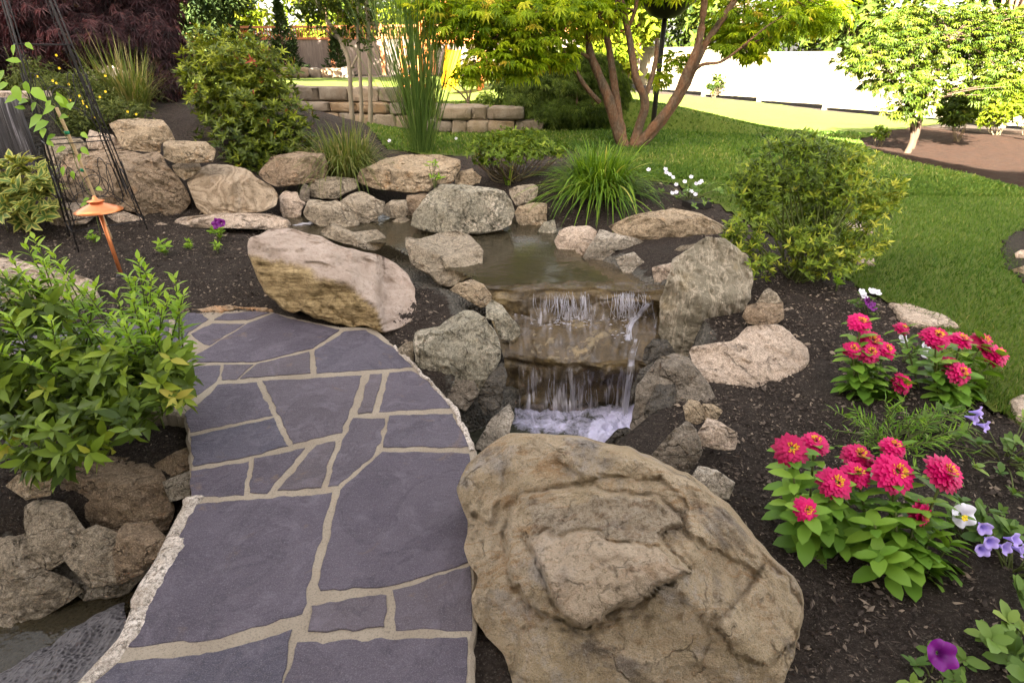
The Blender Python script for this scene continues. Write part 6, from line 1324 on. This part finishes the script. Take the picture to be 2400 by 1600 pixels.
# white and purple petunias at the lawn corner
q = on(2030, 735); t = small_plant('petunia', 'white and purple petunia behind the rear zinnias', 'flowering plant', q, 9, .05, .13, .035, .017, G_PETU, 'petunias')
for a, b in ((2022,683),(2026,692),(2045,681),(2058,684)): trumpet(t, Gy(a, b, q[1]-.02), .021, (.1, -.5, .8), F_WHITE, r.random())
for a, b in ((2035,705),(2048,718),(2040,712)): trumpet(t, Gy(a, b, q[1]-.04), .026, (.3, -.7, .5), F_PURP, r.random())
q = on(2120, 850); t = small_plant('petunia', 'spindly white petunia amid the rear zinnias', 'flowering plant', q, 8, .05, .12, .035, .017, G_PETU, 'petunias')
for a, b in ((2118,793),(2172,812),(2168,828)): trumpet(t, Gy(a, b, q[1]-.05), .022, (.1, -.7, .7), F_WHITE, r.random())
q = on(515, 565); t = small_plant('petunia', 'violet petunia growing in the left mulch bed before the flat slab', 'flowering plant', q, 9, .03, .10, .05, .024, G_NEW, 'petunias'); trumpet(t, Gy(505, 524, q[1]-.02), .042, (-.3, -.8, .4), F_PURP, .2); trumpet(t, Gy(517, 522, q[1]-.03), .034, (.2, -.8, .4), F_PURP, .1)
q = on(1615, 470); t = small_plant('impatiens', 'white flowered bedding plant left of the yellow-green shrub', 'flowering plant', q, 30, .16, .14, .04, .02, G_PETU, None, 6, 1.0, .5)
for a, b in ((1570,408),(1578,415),(1562,404),(1605,425),(1585,432),(1632,430),(1640,428),(1622,448),(1630,455),(1615,446),(1576,452),(1585,450),(1520,397),(1560,396),(1620,414),(1645,424)): trumpet(t, Gy(a, b, q[1]-.1+.04*r.normal()), .017, (r.normal(0, .2), -.7, .7), F_WHITE, r.random())
for a, b, lb in ((915,345,'single white bloom in the grass edge left of the maiden grass'), (1070,338,'single white bloom at the lawn edge right of the maiden grass')):
    q = on(a, b); t = small_plant('impatiens', lb, 'flowering plant', q, 3, .02, .05, .03, .015, G_PETU); trumpet(t, q+[0, -.03, .08], .02, (0, -.8, .6), F_WHITE, .8)
q = on(1017, 430)+[0, -.05, .05]; small_plant('seedling', 'green weed growing in the cleft of the flat-topped boulder', 'plant', Gy(1017, 436, 4.95), 7, .02, .22, .05, .018, G_NEW)

# ------------------------------------------------------------------ trees
def tree(name, lab, paths, rad, barkmat, leafm, blobs, n, kind, L, W, r, k=5, base=None, group=None, fill=2.4, basec=.5, up=.3, droop=.2, twigs=40, lobes=7, hang=0.0, var=.24, cat='tree'):
    """paths: trunk polylines in world points with (r0, r1)"""
    b = np.asarray(base if base is not None else paths[0][0], float); t = thing(name, b, lab, cat, group); m = MB()
    for p, (r0, r1) in zip(paths, rad): m.tube(smooth_path(p, 26), np.linspace(r0, r1, 26)*(1+.06*r.normal(size=26)), 10, r.random())
    ends = [np.asarray(p[-1]) for p in paths]+[np.asarray(p[len(p)//2]) for p in paths]
    P, O, _ = blobpts(blobs, n, r, fill)
    for j in range(twigs):
        q = P[r.integers(n)]; e = min(ends, key=lambda z: np.linalg.norm(z-q)); m.tube(smooth_path([e, e*.5+q*.5+[0, 0, .05*np.linalg.norm(e-q)], q], 8) if np.linalg.norm(e-q) < 1.6 else [q, q+[0, 0, .05]], np.linspace(rad[0][1]*.35+.003, .003, 8) if np.linalg.norm(e-q) < 1.6 else .003, 5, r.random())
    m.build('trunk', barkmat, t); lv = Leaves()
    if kind == 'palm':
        D = unit(O*[1, 1, .3]+np.array([0, -.2, -hang])+.5*rdir(r, n)); N = unit(np.array([0, 0, 1.])+.35*rdir(r, n)); lv.palm(P, D, N, L*r.uniform(.7, 1.15, n), np.clip(r.normal(basec, var, n), 0, 1), lobes, W, droop)
    else:
        ax = unit(O*.5+np.array([0, 0, up])+.5*rdir(r, n)); whorl(lv, P, ax, k, L, W, r, 1.15, basec, var, kind, droop, jit=L*.8)
    lv.build('crown', leafm, t); return t
# green japanese maple in the middle
def maplebark():
    M = Mat('maple_bark'); v = M.coords((1, 1, .5)); f = M.noise(v, 7, 5, .65); g = M.noise(v, 45, 5, .7)
    c = M.mix(M.ramp(f, [(.38, 0), (.62, 1)]), (.075, .052, .034), (.15, .072, .036)); c = M.mix(M.math('MULTIPLY', M.ramp(g, [(.5, 0), (.62, 1)]), .5), c, (.17, .14, .10)); c = M.mix(M.ramp(g, [(.36, .7), (.46, 0)]), c, (.05, .035, .025))
    return M.done(M.pbsdf(c, .85, .2, M.bump(M.math('ADD', g, f), .8, .02)))
y = 8.0; yb = on(1450, 345)[1]
PT = [[(1462,352,yb),(1445,300,yb),(1425,230,yb-.02),(1405,180,yb),(1385,130,yb),(1375,70,yb),(1365,-40,yb)], [(1468,352,yb),(1455,300,yb+.03),(1440,200,yb+.1),(1425,100,yb+.15),(1412,70,yb+.2),(1400,-40,yb+.2)],
      [(1425,80,yb+.15),(1440,40,yb+.1),(1452,-40,yb+.1)], [(1480,352,yb),(1500,290,yb),(1512,240,yb-.05),(1490,180,yb-.1),(1475,90,yb-.1),(1458,10,yb-.1),(1450,-40,yb-.1)],
      [(1473,65,yb-.1),(1488,25,yb-.15),(1500,-40,yb-.2)], [(1508,240,yb-.05),(1525,190,yb),(1537,140,yb),(1540,90,yb)], [(1480,352,yb),(1520,310,yb-.05),(1570,250,yb-.1),(1610,170,yb-.15),(1640,90,yb-.2),(1655,-40,yb-.2)],
      [(1500,340,yb),(1540,300,yb),(1600,215,yb),(1650,110,yb),(1710,20,yb),(1740,-40,yb)], [(1600,200,yb),(1640,155,yb-.1),(1690,145,yb-.2),(1740,110,yb-.3)], [(1405,240,yb),(1370,200,yb-.1),(1340,150,yb-.2),(1310,105,yb-.3),(1275,50,yb-.4)], [(1385,140,yb),(1350,115,yb-.1),(1300,90,yb-.3),(1270,40,yb-.4)]]
rads = [(.078, .034), (.06, .03), (.028, .02), (.062, .028), (.026, .018), (.034, .024), (.07, .036), (.06, .032), (.028, .012), (.032, .012), (.024, .01)]
bl = [pxblob(1080, 40, 110, 55, 7.0), pxblob(1230, 60, 120, 70, 7.2), pxblob(1180, 130, 90, 45, 6.9), pxblob(1110, 165, 45, 25, 6.7), pxblob(1290, 130, 70, 30, 7.3), pxblob(1370, 40, 90, 50, 7.6), pxblob(1000, 10, 70, 25, 6.8), pxblob(1220, 20, 200, 40, 7.2), pxblob(1500, -60, 300, 60, 8.0), pxblob(1220, 150, 60, 30, 6.9),
      pxblob(1800, 40, 140, 55, 7.8), pxblob(1740, 95, 80, 30, 7.7), pxblob(1920, 30, 90, 40, 7.8), pxblob(1760, 130, 40, 12, 7.6), pxblob(1545, 180, 25, 25, 8.0), pxblob(1590, 140, 30, 20, 8.0)]
tree('japanese_maple', 'multi-stemmed green japanese maple leaning over the lawn in the centre', [pxpath(p) for p in PT], rads, maplebark(), G_MAPLE, bl, 4400, 'palm', .118, .23, r, base=on(1470, 350), fill=2.6, hang=.35, droop=.3, twigs=120, lobes=7)
# dark red laceleaf maple, upper left
q = np.array([-4.6, 8.3, float(H(-4.6, 8.3))])
def lace(name, lab, q, blobs, n, mat, bark, L, W, r, hang):
    t = thing(name, q, lab, 'tree'); lv = Leaves(); P, O, _ = blobpts(blobs, n, r, 3.2); D = unit(O*[.8, .8, .2]+np.array([0, -.25, -hang])+.35*rdir(r, n)); N = unit(O+np.array([0, 0, .6])+.2*rdir(r, n))
    lv.palm(P, D, N, L*r.uniform(.6, 1.2, n), np.clip(r.normal(.5, .25, n), 0, 1), 7, W, .35); lv.build('crown', mat, t); m = MB()
    for b in blobs:
        for j in range(4): e = b[0]+rdir(r, 1)[0]*b[1]*.6; m.tube(smooth_path([q+[r.normal(0, .04), r.normal(0, .04), -.05], q*.5+e*.5+[0, 0, .25], e], 12), np.linspace(.04, .008, 12), 6, r.random())
    m.build('trunk', bark, t)
lace('laceleaf_maple', 'dark purple-red laceleaf maple with drooping layered foliage at upper left', q, [pxblob(180, 20, 150, 60, 8.2), pxblob(330, 30, 90, 60, 8.2), pxblob(250, 90, 130, 50, 7.8), pxblob(370, 110, 70, 60, 7.8), pxblob(360, 180, 60, 35, 7.5), pxblob(120, 70, 90, 60, 8.2), pxblob(250, -60, 220, 70, 8.5), pxblob(400, 150, 40, 60, 7.7), pxblob(70, 0, 100, 80, 8.4), pxblob(380, 210, 40, 22, 7.4), pxblob(40, 110, 90, 60, 8.4), pxblob(130, 130, 80, 45, 8.1), pxblob(-60, 60, 90, 90, 8.5)], 8000, G_RED, M_BARK, .135, .10, r, .75)
# green laceleaf mound
q = on(1350, 305)+[0, .5, 0]; q[2] = float(H(q[0], q[1]))
lace('laceleaf_maple', 'green weeping laceleaf maple mound behind the central maple trunks', q, [pxblob(1250, 190, 90, 50, q[1]), pxblob(1350, 190, 100, 60, q[1]), pxblob(1430, 230, 50, 60, q[1]), pxblob(1220, 245, 60, 40, q[1]-.3), pxblob(1310, 265, 80, 32, q[1]-.5), pxblob(1390, 260, 60, 38, q[1]-.4), pxblob(1180, 270, 30, 25, q[1]-.3), pxblob(1330, 150, 80, 30, q[1]), pxblob(1270, 165, 70, 35, q[1]), pxblob(1400, 180, 60, 45, q[1])], 8500, G_LACE, M_BARK, .125, .09, r, .8)
# sunlit maple at the right
yb = on(2132, 358)[1]
PT = [[(2125,362,yb),(2140,325,yb),(2138,270,yb),(2140,200,yb),(2135,120,yb)], [(2135,350,yb),(2152,300,yb),(2165,240,yb),(2200,160,yb),(2230,90,yb)], [(2140,280,yb),(2120,230,yb),(2080,160,yb),(2040,110,yb)]]
tree('japanese_maple', 'sunlit yellow-green maple on the bark mulch island at the right', [pxpath(p) for p in PT], [(.05, .02), (.045, .018), (.03, .012)], M_BARKD, G_SUNNY, [pxblob(2090, 110, 110, 60, yb), pxblob(2200, 90, 130, 80, yb+.3), pxblob(2330, 120, 110, 90, yb+.4), pxblob(2020, 140, 60, 35, yb-.2), pxblob(2150, 190, 90, 45, yb-.2), pxblob(2060, 190, 50, 22, yb), pxblob(2270, 60, 120, 50, yb+.5), pxblob(2130, 250, 60, 30, yb-.1), pxblob(2330, 200, 60, 40, yb+.2), pxblob(2120, 40, 90, 30, yb+.3)], 4200, 'palm', .09, .22, r, base=on(2128, 360), fill=1.9, hang=.35, droop=.3, twigs=110, basec=.55)
# multi-stemmed young tree left of centre
yb = 8.6; PT = [[(826,285,yb),(822,230,yb),(818,150,yb),(800,100,yb),(750,20,yb),(735,-40,yb)], [(848,290,yb),(845,200,yb),(842,140,yb),(838,60,yb),(840,-40,yb)], [(868,292,yb),(868,200,yb),(866,110,yb),(862,40,yb),(858,-40,yb)], [(823,160,yb),(845,120,yb),(862,105,yb),(880,60,yb)]]
tree('young_tree', 'young tree with three slim grey trunks left of the maiden grass', [pxpath(p) for p in PT], [(.036, .022), (.03, .02), (.034, .024), (.018, .010)], M_BARKG, G_DARKT, [pxblob(780, 10, 110, 40, yb), pxblob(860, 40, 70, 35, yb), pxblob(720, 30, 60, 30, yb), pxblob(850, 90, 45, 25, yb), pxblob(790, 75, 40, 20, yb), pxblob(800, -60, 160, 60, yb)], 520, 'leaf', .085, .04, r, 4, fill=2, twigs=60, basec=.45)
# bare small shrub and rounded shrub on the upper terrace
yb = 9.9
def gz(px, py, y): q = Gy(px, py, y); q[2] = float(H(q[0], q[1])); return q
tree('small_maple', 'thin spreading little shrub on the upper terrace before the play tower', [pxpath([(1097,245,yb),(1092,215,yb),(1065,190,yb)]), pxpath([(1097,245,yb),(1105,205,yb),(1112,180,yb)]), pxpath([(1097,240,yb),(1075,215,yb),(1045,195,yb)])], [(.02, .008)]*3, M_TWIG, G_AZ, [pxblob(1075, 195, 45, 15, yb), pxblob(1110, 185, 30, 15, yb)], 60, 'leaf', .05, .025, r, 3, twigs=26, cat='shrub')
q = gz(1140, 250, 10.0); bushy('small_shrub', 'small rounded reddish shrub on top of the retaining wall', 'shrub', q, [pxblob(1140, 232, 26, 16, 10.0)], 150, 5, .05, .02, G_AZ, M_TWIG, r, nst=14)
q = gz(1675, 228, 22.5); bushy('small_shrub', 'small leafy sapling in front of the cream fence', 'shrub', q, [pxblob(1680, 192, 24, 14, 22.5), pxblob(1668, 208, 14, 10, 22.5)], 60, 5, .14, .06, G_DARKT, M_TWIG, r, nst=8)
q = gz(2066, 325, 9.2); bushy('small_shrub', 'little green plant at the tip of the bark mulch island', 'shrub', q, [pxblob(2066, 312, 20, 12, 9.2)], 50, 5, .07, .03, G_AZ, M_TWIG, r, nst=8)
# cypress-like shrubs at right
for k, (a, b, ra, rb, y, mt, lb) in enumerate([(2255, 245, 42, 40, 10.2, G_SUNNY, 'drooping green shrub right of the sunlit maple trunk'), (2340, 235, 60, 55, 11.5, G_BRIGHT, 'golden feathery cypress shrub at the right frame edge'), (2420, 200, 60, 80, 11.5, G_BRIGHT, 'tall golden cypress shrub cut by the right frame edge')]):
    q = gz(a, 300, y); bushy('cypress_shrub', lb, 'shrub', q, [pxblob(a, b, ra, rb, y), pxblob(a-10, b+18, ra*.8, rb*.6, y-.2)], 700, 5, .12, .03, mt, M_TWIG, r, .8, .4, 'dia', nst=10, fill=3.5)
# background trees behind the fences
def bgtree(lab, x, y, h, rad, mat, n, L, seed, conifer=False, basec=.5, low=-.02, nm=None):
    r = np.random.default_rng(seed); z = float(H(x, y)); b = np.array([x, y, z]); t = thing(nm or ('conifer' if conifer else 'background_tree'), b, lab, 'tree', 'trees beyond the fences'); lv = Leaves(); m = MB()
    m.tube(smooth_path([b+[0, 0, -.2], b+[r.normal(0, .1), 0, h*.5], b+[0, 0, h*.93]], 10), np.linspace(.035*h**.9, .02, 10), 8)
    if conifer:
        hz = r.random(n)**1.3; zz = low*h*.3+hz*h*(1-.3*low); lay = np.sin(zz*5.5+r.normal(0, .3, n)); rr_ = rad*(1.02-hz)*(.75+.25*lay)*np.sqrt(r.random(n)); a = r.uniform(0, 6.283, n)
        P = b+np.stack([np.cos(a)*rr_, np.sin(a)*rr_, zz-.25*rr_], 1); O = unit(np.stack([np.cos(a), np.sin(a), -.35+0*a], 1)); whorl(lv, P, unit(O+.3*rdir(r, n)), 4, L, L*.3, r, .75, basec, .25, 'dia')
        for j in range(int(h*4)): q = P[r.integers(n)]; m.tube([b+[0, 0, q[2]-z+.1], q], .02, 4)
    else:
        bl = [(b+[r.uniform(-.55, .55)*rad, r.uniform(-.5, .5)*rad, h*r.uniform(low+.15, .88)], np.array([rad*r.uniform(.35, .6)]*2+[h*.16*r.uniform(.7, 1.3)])) for _ in range(14)]
        P, O, _ = blobpts(bl, n, r, 2.2); whorl(lv, P, unit(O+[0, 0, .3]+.5*rdir(r, n)), 4, L, L*.5, r, 1.2, basec, .25, 'dia')
        for q, R in bl: m.tube(smooth_path([b+[0, 0, h*.3], b*.5+q*.5+[0, 0, .2], q], 8), np.linspace(.02*h**.8, .015, 8), 6)
    lv.build('crown', mat, t); m.build('trunk', M_BARK, t)
bgtree('tall dark conifer left of the cedar fence, behind the rhododendron', -9.5, 19, 9, 2.3, G_CONI, 3600, .30, 1, True)
bgtree('green broadleaf tree behind the dark red maple', -8.5, 13.5, 8, 2.6, G_DARKT, 3000, .22, 2)
bgtree('bushy green tree at far left beyond the red maple', -14, 17, 9, 3.2, G_DARKT, 2200, .30, 3)
bgtree('dark conifer standing directly left of the far fence lattice', -12.5, 23, 10, 2.4, G_CONI, 2400, .35, 4, True)
bgtree('small blue-green pine against the cedar fence', -8.9, 24.3, 2.6, .95, G_CONI, 520, .22, 5, True, .4, .1)
bgtree('low round pine at the foot of the cedar fence', -6.9, 24.2, 1.4, .9, G_CONI, 300, .2, 6, True, .45, .1)
for k, (x, y, h, rad, mt, n, lb) in enumerate([(-14, 31, 5.2, 3.2, G_BRIGHT, 1700, 'bright yellow-green tree beyond the left part of the cedar fence'), (-9.5, 33, 4.6, 3.2, G_BRIGHT, 1800, 'low bright hedge-like tree beyond the middle of the cedar fence'), (-5, 32, 6.5, 3.0, G_BRIGHT, 1700, 'sunlit tree behind the young slim-trunked tree'), (-1.5, 31, 7.5, 3.0, G_DARKT, 1500, 'mid green tree behind the play tower'), (1.5, 30, 6.5, 2.8, G_BRIGHT, 2000, 'bright tree seen between the maple stems'), (4.6, 25.0, 5.5, 1.7, G_BRIGHT, 1900, 'golden climbing tree left of the cream fence'), (3.4, 23.5, 3.4, .9, G_BRIGHT, 800, 'narrow golden shrub beside the bird bath pole'),
    (9.5, 27, 8.5, 3.2, G_DARKT, 2300, 'dark leafy tree behind the near end of the cream fence top'), (13.5, 25, 9, 3.2, G_DARKT, 2300, 'tall dark tree behind the cream fence'), (17.5, 22, 9, 3.2, G_DARKT, 2000, 'dark tree behind the sunlit right maple'), (21, 19, 9, 3.4, G_DARKT, 1600, 'dark tree at the far right beyond the fence'), (-18, 28, 9, 4, G_DARKT, 1200, 'large dark tree at the far left edge'), (-6, 38, 11, 4, G_DARKT, 1200, 'tall pale tree in the distance above the cedar fence'), (6.5, 36, 11, 4, G_DARKT, 1300, 'tall distant tree above the bird bath')]):
    bgtree(lb, x, y, h, rad, mt, n, .34, 40+k)
for o in bpy.data.objects:
    if '_o' in o: del o['_o']
